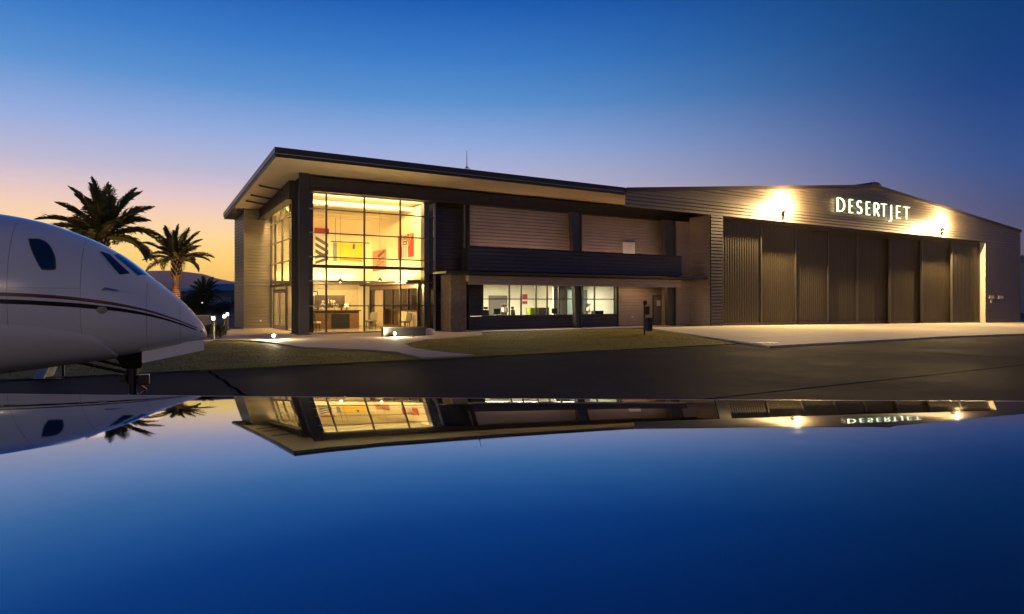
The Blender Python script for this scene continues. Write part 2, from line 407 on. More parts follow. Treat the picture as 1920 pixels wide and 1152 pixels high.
for (b0, b1, t0, t1) in ((17.02,17.46,16.62,17.46), (25.02,25.68,24.57,25.6)):
    z1 = 7.32; f = MB()
    f.hexa([(b0,-.62,0),(b0+.06,-.62,0),(b0+.06,-.28,0),(b0,-.28,0),(t0,-.62,z1),(t0+.06,-.62,z1),(t0+.06,-.28,z1),(t0,-.28,z1)])
    f.hexa([(b1-.06,-.62,0),(b1,-.62,0),(b1,-.28,0),(b1-.06,-.28,0),(t1-.06,-.62,z1),(t1,-.62,z1),(t1,-.28,z1),(t1-.06,-.28,z1)])
    f.hexa([(b0+.06,-.5,0),(b1-.06,-.5,0),(b1-.06,-.42,0),(b0+.06,-.42,0),(t0+.06,-.5,z1),(t1-.06,-.5,z1),(t1-.06,-.42,z1),(t0+.06,-.42,z1)])
    part('tapered_column', f, 'alu_dark', tb)
# --- glazed front of the lobby
GV = .36; RZ = [.08, 1.45, 2.75, 4.0, 5.25, 6.48, 7.325]; CU = [.56, 1.50, 3.55, 5.60, 7.62]
fr = MB().box(.52,7.72,GV-.05,GV+.08,.0,.08).box(.52,.60,GV-.05,GV+.08,.08,7.33).box(7.62,7.72,GV-.05,GV+.08,.08,7.33).box(.60,7.62,GV-.05,GV+.08,7.29,7.33)
cw = part('curtain_wall', fr, 'alu', tb)
for u in CU[1:-1]: part('mullion', B(u-.03,u+.03,GV-.07,GV+.09,.08,7.29), 'alu_dark', cw)
for z in RZ[1:-1]:
    for a_, b_ in zip(CU, CU[1:]): part('transom', B(a_+.03 if a_>1 else .60,b_-.03 if b_<7 else 7.62,GV-.06,GV+.06,z-.03,z+.03), 'alu_dark' if a_ > 1 else 'alu', cw)
for a_, b_ in zip(CU, CU[1:]):
    for c_, d_ in zip(RZ, RZ[1:]):
        part('pane', B(a_+.03,b_-.03,GV,GV+.012,c_+.03,d_-.03), 'pane_glass', cw)
# --- glazed side of the lobby with the entrance
GU = .57; SV = [.45, 2.3, 4.35, 6.35, 8.3, 9.55]
fr = MB().box(GU-.05,GU+.06,9.47,9.55,.05,7.4).box(GU-.05,GU+.06,4.35,9.47,2.56,2.72)
sw = part('side_curtain_wall', fr, 'alu_dark', tb)
for v in SV[1:-1]: part('mullion', B(GU-.06,GU+.06,v-.03,v+.03,2.725 if v>4.3 else .05,zs(v)-.01), 'alu_dark', sw)
for z in RZ[3:-1]:
    for a_, b_ in zip(SV, SV[1:]): part('transom', B(GU-.05,GU+.05,a_+.03,b_-.03 if b_<9 else 9.47,z-.025,z+.025), 'alu', sw)
for a_, b_ in zip(SV, SV[1:]):
    zz = [2.75, 4.0, 5.25, 6.48, None]
    for c_, d_ in zip(zz, zz[1:]):
        if d_ is None: z1, z2 = zs(a_)-.02, zs(b_)-.02
        else: z1 = z2 = d_-.025
        y0, y1 = a_+.03, (b_-.03 if b_ < 9 else 9.47)
        part('pane', MB().hexa([(GU,y0,c_+.025),(GU+.012,y0,c_+.025),(GU+.012,y1,c_+.025),(GU,y1,c_+.025),(GU,y0,z1),(GU+.012,y0,z1),(GU+.012,y1,z2),(GU,y1,z2)]), 'pane_glass', sw)
for a_, b_ in ((.45,2.3),(2.3,4.35)):
    part('pane', B(GU,GU+.012,a_+.03,b_-.03,.08,2.72), 'pane_glass', sw)
for v in (5.35, 6.95):
    dl = part('entrance_door', MB().box(GU-.03,GU+.03,v,v+.09,.03,2.3).box(GU-.03,GU+.03,v+1.46,v+1.55,.03,2.3).box(GU-.03,GU+.03,v+.09,v+1.46,.03,.25).box(GU-.03,GU+.03,v+.09,v+1.46,2.2,2.3), 'alu', tb)
    part('pane', B(GU-.006,GU+.006,v+.09,v+1.46,.25,2.2), 'pane_glass', dl)
    part('handle', MB().bar((GU-.09,v+(.16 if v>6 else 1.38),.85),(GU-.09,v+(.16 if v>6 else 1.38),1.45),.035), 'alu', dl)
part('door_frame', MB().box(GU-.06,GU+.06,5.2,5.34,.02,2.555).box(GU-.06,GU+.06,8.51,8.62,.02,2.555).box(GU-.06,GU+.06,5.34,8.51,2.31,2.40), 'alu_dark', tb)
part('side_pane', B(GU,GU+.012,8.62,9.47,.05,2.555), 'pane_glass', tb); part('side_pane', B(GU,GU+.012,4.38,5.2,.05,2.555), 'pane_glass', tb)
part('transom_pane', B(GU,GU+.012,5.34,8.51,2.40,2.555), 'pane_glass', tb)
# --- sided volume beyond the entrance
w1 = sided(-1.0, GU, 9.6, 0, zs(9.6)-.05, .19); part('siding_wall', w1, 'siding_green', tb)
w2 = sided(0, 3.6, 0, 0, zs(13)-.05, .19); w2.v = [(-1.0 + y, 13.2 - x, z) for x, y, z in w2.v]; part('siding_wall', w2, 'siding_green', tb)
part('corner_trim', B(-1.05,-.97,9.55,9.62,0,zs(9.6)-.02), 'siding_green', tb)
part('wall_socket', B(-.12,.0,9.52,9.56,.42,.52), 'white_metal', tb)
part('core_wall', B(-.95,GU-.0,9.66,13.1,0,7.2), 'siding_green', tb)
# --- wall between lobby and office, pier, balcony, office
part('siding_wall', sided(7.75, 9.9, 1.3, 0, 7.32, .2), 'siding_dark', tb)
part('return_wall', B(7.74,7.84,.46,1.26,0,7.32), 'siding_dark', tb)
pr = part('stone_pier', B(7.95,8.95,-1.15,.1,0,3.18), 'stone', tb, bevel=.02)
part('downpipe', MB().tube([(9.45,.1,4.8),(9.45,.1,7.3)], .06, 8), 'alu_dark', tb)
part('upper_wall', sided(9.9, 27.0, .3, 3.0, 7.33, .2), 'siding_tan', tb)
part('wall_end', B(9.86,9.899,.26,1.3,0,7.33), 'siding_dark', tb)
part('utility_panel', B(21.55,22.6,.15,.24,4.7,5.72), 'white_metal', tb, bevel=.015)
bal = part('balcony', sided(8.9, 25.2, -1.6, 3.42, 4.72, .215), 'siding_dark', tb)
part('parapet_core', B(8.9,25.2,-1.595,-1.42,3.4,4.715), 'siding_dark', bal)
part('parapet_cap', B(8.86,25.24,-1.68,-1.36,4.722,4.77), 'fascia', bal)
part('balcony_floor', B(8.9,25.2,-1.40,.24,3.34,3.41), 'fascia', bal)
lb = part('lower_band', sided(8.9, 25.25, -1.5, 2.62, 3.16, .18), 'siding_tan', bal)
part('band_core', B(8.9,25.2,-1.49,.2,2.83,3.15), 'soffit', bal)
part('band_bottom', B(8.9,25.2,-1.49,-1.36,2.63,2.82), 'siding_tan', bal)
part('canopy_blade', B(7.1,27.0,-2.35,-.7,3.19,3.31), 'steel_dark', tb, bevel=.01)
# office window band
OU = [10.78,12.63,13.47,14.57,15.41,16.32,17.6,18.2,19.2,21.05]; OV = .3
part('window_apron_wall', sided(9.9, 21.1, OV, 0, .80, .2), 'siding_dark', tb)
part('window_side_wall', sided(9.9, 10.74, OV, .82, 2.82, .2), 'siding_dark', tb)
wf = part('office_window', MB().box(10.74,21.1,OV-.06,OV+.08,.80,.85).box(10.74,21.1,OV-.06,OV+.08,2.81,2.86).box(10.74,10.80,OV-.06,OV+.08,.85,2.81).box(21.03,21.1,OV-.06,OV+.08,.85,2.81), 'alu_dark', tb)
for u in OU[1:-1]: part('mullion', B(u-.03,u+.03,OV-.05,OV+.07,.85,2.81), 'alu_dark', wf)
for a_, b_ in zip(OU, OU[1:]):
    part('transom', B(a_+.03,b_-.03,OV-.04,OV+.04,1.80,1.86), 'alu_dark', wf)
    for c_, d_ in ((.85,1.80),(1.86,2.81)): part('pane', B(a_+.03,b_-.03,OV,OV+.01,c_,d_), 'pane_office', wf)
part('bay_end', B(21.1,21.2,.22,.95,0,2.83), 'steel_dark', tb)
part('service_wall', sided(21.2, 27.0, .95, 0, 2.83, .2), 'siding_tan', tb)
sd = part('service_door', B(25.0,26.05,.86,.905,.02,2.05), 'grey_door', tb); part('door_notice', B(25.28,25.62,.852,.859,1.35,1.75), 'paper', sd)
part('handle', MB().bar((25.12,.83,1.0),(25.26,.83,1.0),.03), 'alu', sd)
part('door_casing', MB().box(24.92,24.995,.84,.91,.0,2.12).box(26.055,26.13,.84,.91,.0,2.12).box(24.995,26.055,.84,.91,2.055,2.12), 'alu_dark', tb)
part('hose_bib', B(22.9,23.1,.84,.9,.55,.67), 'white_metal', tb)
part('end_wall', sided(25.7, 27.05, -.6, 0, 7.3, .2), 'siding_tan', tb)
part('end_wall_core', B(25.74,27.0,-.59,.9,0,7.3), 'siding_tan', tb)
# --- inside the lobby (part of the building)
part('lobby_floor', B(.64,7.6,.46,9.5,.0,.03), 'floor_tile', tb)
part('lobby_ceiling', MB().hexa([(.65,.45,7.40),(7.6,.45,7.40),(7.6,9.5,7.22),(.65,9.5,7.22),(.65,.45,7.48),(7.6,.45,7.48),(7.6,9.5,7.30),(.65,9.5,7.30)]), 'plaster', tb)
for v_ in (2.2,4.0,5.8,7.6): part('ceiling_joist', B(.7,7.1,v_-.06,v_+.06,7.0,7.21), 'plaster', tb)
part('lobby_back_wall', B(.65,7.6,9.5,9.58,.03,7.2), 'plaster', tb)
part('lobby_right_wall', B(7.15,7.3,1.1,9.49,2.9,7.22), 'plaster', tb)
part('inner_column', B(7.12,7.4,.55,1.05,.03,7.35), 'alu_dark', tb)
part('inner_post', B(.66,.86,.5,.72,.03,7.36), 'steel_dark', tb)
part('girt', B(.9,7.1,.62,.78,3.45,3.62), 'steel_dark', tb)
part('cove_ledge', B(.65,6.3,8.75,9.49,2.80,3.0), 'wood_dark', tb); part('cove_ledge', B(6.3,7.14,1.1,9.49,2.72,2.92), 'wood_dark', tb)
# partition of offices under the right-hand wall
pt = part('office_partition', MB().box(6.98,7.08,1.1,9.4,2.45,2.70).box(6.98,7.08,1.1,9.4,.03,.2), 'wood', tb)
for v in (1.15,2.6,4.1,5.15,6.7,8.5,9.3): part('post', B(6.97,7.09,v,v+.1,.2,2.45), 'wood_dark', pt)
part('rail', MB().box(6.97,7.09,1.25,2.6,1.1,1.18).box(6.97,7.09,2.7,4.1,1.1,1.18).box(6.97,7.09,4.2,5.15,1.1,1.18), 'wood_dark', pt)
for a_, b_, mm in ((1.25,2.6,'door_glass'),(2.7,4.1,'door_glass'),(4.2,5.15,'door_glass'),(5.25,6.7,'door_glass'),(8.6,9.3,'door_glass')): part('pane', B(7.02,7.035,a_,b_,1.18,2.45), mm, pt)
for a_, b_ in ((1.25,2.6),(2.7,4.1)): part('infill', B(7.0,7.06,a_,b_,.2,1.1), 'cream_door', pt)
dd = part('inner_door', B(6.98,7.05,6.85,8.4,.05,2.4), 'cream_door', tb); part('handle', MB().bar((6.93,7.0,1.05),(6.93,7.14,1.05),.03), 'steel_dark', dd)
part('office_side_room', B(7.5,7.55,1.3,9.4,.03,2.7), 'wood', tb)
part('lower_back_panel', B(1.0,6.2,9.42,9.495,.05,2.78), 'cream_door', tb)
# office interior shell
part('office_floor', B(9.95,21.0,.42,6.5,.0,.03), 'floor_tile', tb); part('office_ceiling', B(9.95,21.0,.42,6.5,2.88,2.95), 'plaster_office', tb)
part('office_back_wall', B(9.95,21.0,6.4,6.5,.03,2.88), 'plaster_office', tb); part('office_side_wall', B(9.95,10.05,.46,6.4,.03,2.88), 'plaster_office', tb); part('office_side_wall', B(20.95,21.05,.46,6.4,.03,2.88), 'plaster_office', tb)
part('office_divider', B(18.4,18.5,4.0,6.4,.03,2.88), 'plaster_office', tb)
part('inner_doorway', B(14.6,16.1,6.33,6.395,.03,2.1), 'grey_door', tb)
part('dark_opening', B(19.6,20.9,5.2,6.35,.03,2.6), 'grey_door', tb)
# back of the building
part('rear_wall', B(.6,27,13.0,13.1,0,7.2), 'siding_tan', tb)
part('antenna_mount', MB().bar((10.6,2,zt(2)-.05),(10.6,2,zt(2)+.1),.12), 'steel_dark', tb)

# lights inside the lobby and the office: luminaires under their ceilings
def fixture(name, label, u0, u1, v0, v1, z, power, color, matname, grp):
    t_ = thing(name, label, 'ceiling light', W((u0+u1)/2, (v0+v1)/2, z), A, grp)
    a_, b_ = (u1-u0)/2, (v1-v0)/2
    part('housing', B(-a_,a_,-b_,b_,.0,.06), 'white_metal', t_); part('diffuser', B(-a_+.03,a_-.03,-b_+.03,b_-.03,-.02,-.001), matname, t_)
    lamp('lamp', 'AREA', (0,0,-.05), power, color, t_, shape='RECTANGLE', size=u1-u0-.06, size_y=v1-v0-.06)
WARM = (1,.66,.24)
cl = thing('ceiling_light', 'linear warm wash light tucked above the top of the lobby glass', 'ceiling light', W(4.0, .62, 7.30), A)
part('housing', B(-3.1,3.1,-.10,.10,.0,.05), 'white_metal', cl); part('diffuser', B(-3.05,3.05,-.07,.07,-.02,-.001), 'lamp_shade', cl)
lamp('lamp', 'AREA', (0,.0,-.06), 1050, WARM, cl, shape='RECTANGLE', size=6.0, size_y=.15, rot=(R(52),0,0))
cv = thing('cove_light', 'warm strip light lying on the ledge of the lobby back wall', 'strip light', W(3.4, 9.2, 3.0), A)
part('tube', B(-2.6,2.6,-.05,.05,.0,.05), 'cove', cv); lamp('lamp', 'AREA', (0,0,.08), 210, WARM, cv, shape='RECTANGLE', size=5.2, size_y=.1, rot=(R(180),0,0))
cv = thing('cove_light', 'warm strip light lying on the ledge of the lobby side wall', 'strip light', W(6.75, 5.2, 2.92), A)
part('tube', B(-.05,.05,-3.9,3.9,.0,.05), 'cove', cv); lamp('lamp', 'AREA', (0,0,.08), 210, WARM, cv, shape='RECTANGLE', size=.1, size_y=7.6, rot=(R(180),0,0))
for i, (u, v, p, lab) in enumerate(((4.0,6.2,420,'small round downlight over the reception desk'),(5.6,3.6,480,'small round downlight before the lobby offices'))):
    t_ = thing('pendant_light', lab, 'pendant light', W(u, v, 2.9), A)
    part('shade', MB().lathe([(.02,.25),(.05,.22),(.14,.06),(.15,0)], 14), 'steel_dark', t_); part('bulb', MB().lathe([(.02,.04),(.05,.02),(.05,-.03),(.02,-.05)], 10), 'lamp_shade', t_)
    part('cord', MB().tube([(0,0,.25),(0,0,7.2-2.9)], .008, 5), 'black', t_); lamp('lamp', 'POINT', (0,0,-.12), p, WARM, t_, shadow_soft_size=.06)
OW = (1,.86,.55)
fixture('office_light', 'square ceiling light in the left part of the office', 11.6, 13.6, 2.0, 3.2, 2.80, 290, OW, 'lamp_office', None)
fixture('office_light', 'square ceiling light in the middle of the office', 14.2, 16.0, 2.0, 3.2, 2.80, 290, OW, 'lamp_office', None)
fixture('office_light', 'square ceiling light in the right part of the office', 17.6, 19.4, 2.0, 3.2, 2.80, 150, OW, 'lamp_office', None)
for v, lab in ((5.4,'round soffit downlight above the entrance, nearer the corner column'),(8.2,'round soffit downlight above the entrance, nearer the sided wall')):
    t_ = thing('downlight', lab, 'downlight', W(.33, v, zs(v)-.02), A, 'soffit downlights by the entrance')
    part('ring', MB().lathe([(.13,.02),(.14,0),(.14,-.02),(.10,-.03)], 16), 'white_metal', t_); part('lens', MB().lathe([(.09,-.031),(.09,-.036)], 14), 'lamp_dot', t_)
    lamp('lamp', 'SPOT', (0,0,-.08), 700, (1,.66,.30), t_, spot_size=R(130), spot_blend=.6, shadow_soft_size=.08)

for a_, b_, lab in ((10.2,16.4,'warm wash light on the balcony floor left of the first tapered column'),(17.7,24.3,'warm wash light on the balcony floor between the tapered columns')):
    t_ = thing('wash_light', lab, 'wash light', W((a_+b_)/2, -.85, 3.42), A, 'balcony wash lights'); hw_ = (b_-a_)/2
    part('channel', MB().box(-hw_,hw_,-.08,-.05,0,.12).box(-hw_,hw_,.05,.08,0,.12).box(-hw_,hw_,-.05,.05,0,.03), 'alu_dark', t_); part('diffuser', B(-hw_+.02,hw_-.02,-.045,.045,.031,.05), 'lamp_shade', t_)
    lamp('lamp', 'AREA', (0,0,.10), 75, (1,.56,.30), t_, shape='RECTANGLE', size=hw_*2-.1, size_y=.08, rot=(R(118),0,0))
t_ = thing('under_fill_light', 'slim warm fill strip added under the balcony above the service door', 'strip light', W(23.2, -.2, 2.78), A)  # fill strip added under the balcony to brighten the wall there
part('housing', B(-1.5,1.5,-.05,.05,0,.05), 'white_metal', t_); part('diffuser', B(-1.45,1.45,-.03,.03,-.02,-.001), 'lamp_shade', t_); lamp('lamp', 'AREA', (0,0,-.04), 22, (1,.62,.34), t_, shape='RECTANGLE', size=2.8, size_y=.06)

# ------------------------------------------------------------------ hangar
hg = thing('hangar', 'wide bronze metal aircraft hangar with gabled front and closed sliding doors', 'hangar', (C0[0], C0[1], 0), A)
HV = -2.5; UL, UA, UR = 19.4, 46.8, 73.6; ZE, ZA = 9.02, 11.32; ZL = 8.64
def gable(z):
    k_ = min(1, max(0, (z-ZE)/(ZA-ZE))); j_ = min(1, max(0, (z-ZL)/(ZA-ZL))); return (UL+(UA-UL)*j_, UR-(UR-UA)*k_)
part('gable_wall', sided(0, 0, HV, 7.62, ZA, .225, .06, lim=gable), 'siding_hangar', hg)
part('gable_core', MB().add([(UL+.05,HV+.02,7.62),(UR-.02,HV+.02,7.62),(UR-.02,HV+.02,ZE),(UA,HV+.02,ZA-.02),(UL+.05,HV+.02,ZL)], [(0,1,2,3,4)]), 'siding_hangar', hg)
part('front_wall', sided(66.2, UR, HV, -.6, 7.615, .225, .06), 'siding_hangar', hg)
part('front_wall', sided(27.05, 28.2, HV, -.2, 7.615, .225, .06), 'siding_dark', hg)  # darker siding on this strip paints in the weaker floodlight
wl = sided(0, 1.9, 0, -.05, 7.615, .2); wl.v = [(27.05 + y, -.6 - x, z) for x, y, z in wl.v]; part('return_wall', wl, 'siding_tan', hg)
part('jamb', B(66.16,66.2,HV+.002,-.3,-.6,7.6), 'jamb', hg)
part('jamb', B(28.2,28.26,HV-.04,-.3,-.2,7.6), 'door_bronze', hg)
part('header_soffit', B(28.2,66.16,HV-.03,-.3,7.56,7.615), 'fascia', hg)
part('door_back', B(28.2,66.2,-.32,-.28,-.6,7.6), 'door_bronze', hg)
tks = (-1.95,-1.55,-1.15,-.75)
for t_ in tks: part('track', B(28.3,66.1,t_-.03,t_+.03,7.38,7.555), 'steel_dark', hg)
def leaf(u0, u1, v):
    mb = MB(); z0, z1 = G((u0+u1)/2)+.03, 7.40; n_ = max(8, int((u1-u0)/.26)); p = (u1-u0-.24)/n_; ring = []
    u = u0 + .12
    for i in range(n_):
        ring += [(u, v), (u+p*.30, v), (u+p*.42, v-.022), (u+p*.88, v-.022)]; u += p
    ring.append((u, v))
    for (a_, b_), (c_, d_) in zip(ring, ring[1:]): mb.add([(a_,b_,z0),(c_,d_,z0),(c_,d_,z1),(a_,b_,z1)], [(0,1,2,3)])
    return mb
for (u0_, u1_, ti) in ((28.4,33.0,0),(32.4,37.6,1),(37.0,42.4,2),(41.8,47.08,3),(47.12,52.4,3),(51.45,57.0,2),(56.05,61.8,1),(60.7,66.1,0)):
    v = tks[ti]; z0 = G((u0_+u1_)/2)
    lf = part('door_leaf', leaf(u0_, u1_, v), 'door_bronze', hg)
    part('stile', B(u0_,u0_+.12,v-.09,v+.09,z0+.02,7.42), 'alu_dark', lf); part('stile', B(u1_-.12,u1_,v-.09,v+.09,z0+.02,7.42), 'alu_dark', lf)
    part('bottom_rail', B(u0_+.12,u1_-.12,v-.07,v+.09,z0+.01,z0+.16), 'alu_dark', lf)
rfh = MB()
for a_, b_, za, zb in ((UL,UA,ZL,ZA),(UA,UR+.06,ZA,ZE)):
    rfh.hexa([(a_,HV-.12,za),(b_,HV-.12,zb),(b_,42,zb),(a_,42,za),(a_,HV-.12,za+.14),(b_,HV-.12,zb+.14),(b_,42,zb+.14),(a_,42,za+.14)])
hr = part('roof', rfh, 'roof_metal', hg)
part('rake_trim', MB().hexa([(UL,HV-.17,ZL-.1),(UA,HV-.17,ZA-.1),(UA,HV-.122,ZA-.1),(UL,HV-.122,ZL-.1),(UL,HV-.17,ZL+.16),(UA,HV-.17,ZA+.16),(UA,HV-.122,ZA+.16),(UL,HV-.122,ZL+.16)]), 'fascia', hr)
part('rake_trim', MB().hexa([(UA+.002,HV-.17,ZA-.1),(UR+.08,HV-.17,ZE-.1),(UR+.08,HV-.122,ZE-.1),(UA+.002,HV-.122,ZA-.1),(UA+.002,HV-.17,ZA+.16),(UR+.08,HV-.17,ZE+.16),(UR+.08,HV-.122,ZE+.16),(UA+.002,HV-.122,ZA+.16)]), 'fascia', hr)
part('ridge_vent', MB().hexa([(UA-.75,HV-.2,ZA+.08),(UA+.75,HV-.2,ZA+.08),(UA+.75,40,ZA+.08),(UA-.75,40,ZA+.08),(UA-.35,HV-.2,ZA+.36),(UA+.35,HV-.2,ZA+.36),(UA+.35,40,ZA+.36),(UA-.35,40,ZA+.36)]), 'fascia', hr)
part('side_wall', B(UR-.1,UR-.02,HV+.1,42,-.6,ZE), 'siding_hangar', hg); part('side_wall', B(27.1,27.2,.9,42,-.2,8.0), 'siding_hangar', hg); part('rear_wall', B(20.2,UR-.12,41.8,41.9,-.6,ZL), 'siding_hangar', hg)
part('corner_trim', B(UR-.06,UR+.04,HV-.07,HV+.06,-.6,ZE), 'fascia', hg)
for a_, b_, c_, d_ in ((66.75,67.75,1.95,2.25),(68.7,69.75,1.95,2.25),(67.05,67.35,1.5,1.85)): part('plaque', B(a_,b_,HV-.09,HV-.05,c_,d_), 'jamb', hg)

# floodlights on the gable
def flood(u, lab):
    t_ = thing('flood_light', lab, 'floodlight', W(u, HV-.05, 8.25), A, 'floodlights on the hangar gable')
    part('wall_plate', B(-.15,.15,-.03,.0,-.35,.15), 'steel_dark', t_)
    part('arm', MB().tube([(0,-.03,-.26),(0,-.10,-.28),(0,-.16,-.16),(0,-.18,.06)], .04, 8), 'steel_dark', t_)
    part('housing', MB().lathe([(.06,.06),(.10,.12),(.12,.26),(.09,.30)], 16, (0,-.19)), 'steel_dark', t_)
    part('yoke', MB().bar((0,-.19,.28),(0,-.33,.40),.05), 'steel_dark', t_)
    part('lens', MB().lathe([(.08,.30),(.15,.36),(.17,.47),(.15,.58),(.06,.64)], 16, (0,-.42)), 'pane_office', t_)
    lamp('lamp', 'POINT', (0,-.42,.47), 11500, (1,.66,.28), t_, shadow_soft_size=.10)
flood(34.7, 'glaring floodlight on the hangar gable, left of the lit sign')
flood(57.6, 'glaring floodlight on the hangar gable, right of the lit sign')

# lit sign: strokes with real depth
sg = thing('lit_sign', 'row of glowing letters reading DESERTJET on the hangar gable', 'sign', W(46.5, HV-.05, 8.80), A)
def ribbon(strokes, w, d):
    mb = MB()
    for pts in strokes:
        pts = [Vector((x, 0, z)) for x, z in pts]
        for a_, b_ in zip(pts, pts[1:]):
            t = (b_-a_).normalized(); nrm_ = Vector((-t.z,0,t.x))*w/2; a2 = a_ - t*w*.25; b2 = b_ + t*w*.25
            mb.add([a2-nrm_, b2-nrm_, b2+nrm_, a2+nrm_] + [q+Vector((0,d,0)) for q in (a2-nrm_, b2-nrm_, b2+nrm_, a2+nrm_)],
                   [(0,1,2,3),(7,6,5,4),(0,4,5,1),(1,5,6,2),(2,6,7,3),(3,7,4,0)])
    return mb
def arc(cx_, cz, rx, rz, a0, a1, n=10): return [(cx_+rx*math.cos(R(a0+(a1-a0)*i/n)), cz+rz*math.sin(R(a0+(a1-a0)*i/n))) for i in range(n+1)]
LT = {'D': [[(0,0),(0,1)], [(0,1)] + arc(.35,.5,.65,.5,90,-90,14) + [(0,0)]],
      'E': [[(0,0),(0,1)], [(0,1),(1,1)], [(0,.52),(.85,.52)], [(0,0),(1,0)]],
      'S': [arc(.5,.75,.42,.25,35,270,12) + arc(.5,.25,.45,.25,90,-145,12)],
      'R': [[(0,0),(0,1)], [(0,1)] + arc(.45,.75,.5,.25,90,-90,10) + [(0,.5)], [(.4,.5),(1,0)]],
      'T': [[(.5,0),(.5,1)], [(0,1),(1,1)]],
      'J': [[(.80,1)] + [(.80,.0)] + arc(.10,-.08,.70,.26,0,-95,10)]}
spans = [('D',41.13,42.30),('E',42.71,43.44),('S',43.74,44.72),('E',45.10,45.86),('R',46.25,47.2),('T',47.28,48.32),('J',48.45,49.14),('E',49.63,50.47),('T',50.72,51.92)]
for ch, a_, b_ in spans:
    s_ = [[(a_-46.5+.12+x*(b_-a_-.30), .06+z*1.04) for x, z in st] for st in LT[ch]]
    if ch == 'J': s_.append([(a_-46.5-.02, .06+1.08), (b_-46.5-.05, .06+1.08)]) if False else None
    f_ = ribbon(s_, .082, .05); f_.v = [(x, y-.26, z) for x, y, z in f_.v]
    lo = part('letter', f_, 'letter_face', sg)
    e_ = ribbon(s_, .078, .07); e_.v = [(x, y-.205, z) for x, y, z in e_.v]; part('letter_back', e_, 'letter_edge', lo)
    for x_, z_ in (s_[0][0], s_[0][-1]): part('standoff', B(x_-.02,x_+.02,-.13,.0,z_-.02,z_+.02), 'steel_dark', lo)

# ------------------------------------------------------------------ parked jet (nose section leads off the left edge)
JT = (-4.47, 9.70); JA = math.atan2(.423, .906)
jet = thing('parked_jet', 'white business jet with maroon and black stripes, nose pointing right', 'jet', (JT[0], JT[1], 0), JA)
# local frame: x runs forward along the fuselage (tip at 0), -y is the side towards the camera
def pch(xs, ys):
    n = len(xs); h_ = [xs[i+1]-xs[i] for i in range(n-1)]; d = [(ys[i+1]-ys[i])/h_[i] for i in range(n-1)]
    m_ = [d[0]] + [0 if d[i-1]*d[i] <= 0 else 2*d[i-1]*d[i]/(d[i-1]+d[i]) for i in range(1,n-1)] + [d[-1]]
    def f(x):
        x = min(max(x, xs[0]), xs[-1])
        i = max(j for j in range(n-1) if xs[j] <= x); t = (x-xs[i])/h_[i]
        return ys[i]*(1+2*t)*(1-t)**2 + h_[i]*m_[i]*t*(1-t)**2 + ys[i+1]*t*t*(3-2*t) + h_[i]*m_[i+1]*t*t*(t-1)
    return f
TS = [0,.03,.1,.25,.5,.75,1,1.25,1.5,2,2.5,3,4,9,12,15]
ztop = pch(TS, [1.31,1.40,1.51,1.70,1.935,2.155,2.365,2.53,2.655,2.834,2.918,2.95,2.96,2.96,2.94,2.70])
zbot = pch(TS, [1.26,1.225,1.20,1.160,1.103,1.055,1.012,.982,.955,.894,.84,.80,.78,.78,1.1,1.9])
hwid = pch(TS, [.03,.10,.175,.29,.45,.57,.67,.75,.80,.92,.99,1.03,1.05,1.05,.85,.35])
def fus(t, z, off=0.0, side=-1):
    a_, b_, w_ = ztop(t), zbot(t), hwid(t); c_ = (a_+b_)/2; r_ = (a_-b_)/2; k_ = max(-.9999, min(.9999, (z-c_)/r_))
    y = w_ * (1-abs(k_)**2.15)**(1/2.15); th = math.atan2(k_, max(y/w_,1e-3))
    return (-t, side*(y+off*math.cos(th)), z+off*math.sin(th))
fb = MB(); NS = 40; sts = [0,.015,.03,.06,.1,.15,.2] + [.25+.1*i for i in range(33)] + [4+i for i in range(12)]
for t in sts:
    a_, b_, w_ = ztop(t), zbot(t), hwid(t); c_ = (a_+b_)/2; r_ = (a_-b_)/2
    for k_ in range(NS):
        an = 2*math.pi*k_/NS; cs, sn = math.cos(an), math.sin(an); e_ = 2/2.15
        fb.v.append((-t, w_*math.copysign(abs(cs)**e_, cs), c_+r_*math.copysign(abs(sn)**e_, sn)))
for i in range(len(sts)-1):
    for k_ in range(NS):
        a_ = i*NS+k_; b_ = i*NS+(k_+1)%NS; fb.f.append((a_,a_+NS,b_+NS,b_))
fb.f.append(tuple(range(NS))); fb.f.append(tuple(range((len(sts)-1)*NS+NS-1, (len(sts)-1)*NS-1, -1))); fb.smooth = True
fuse = part('fuselage', fb, 'paint_white', jet)
def strip(f0, f1, t0, t1, off, n=60):
    mb = MB(); mb.smooth = True
    for i in range(n+1):
        t = t0+(t1-t0)*i/n; a_, b_ = f0(t), f1(t)
        mb.v += [fus(t, a_, -.004), fus(t, a_, off), fus(t, (a_+b_)/2, off), fus(t, b_, off), fus(t, b_, -.004)]
    for i in range(n):
        for k_ in range(4): a_ = i*5+k_; mb.f.append((a_, a_+5, a_+6, a_+1))
    return mb
mz0 = pch([0,.09,.39,.77,1.24,1.73,2.25,4,12],[1.34,1.38,1.53,1.675,1.785,1.85,1.88,1.90,1.90])
def mz1(t): return mz0(t) - .012 - .030*min(1,t/1.2)
def bz0(t): return mz0(t) - .026 - .055*min(1,t/1.7)
def bz1(t): return bz0(t) - .012 - .042*min(1,t/1.3)
part('maroon_stripe', strip(mz1, mz0, .02, 11, .0025, 90), 'maroon', fuse); part('black_stripe', strip(bz1, bz0, .06, 11, .0025, 90), 'jet_black', fuse)
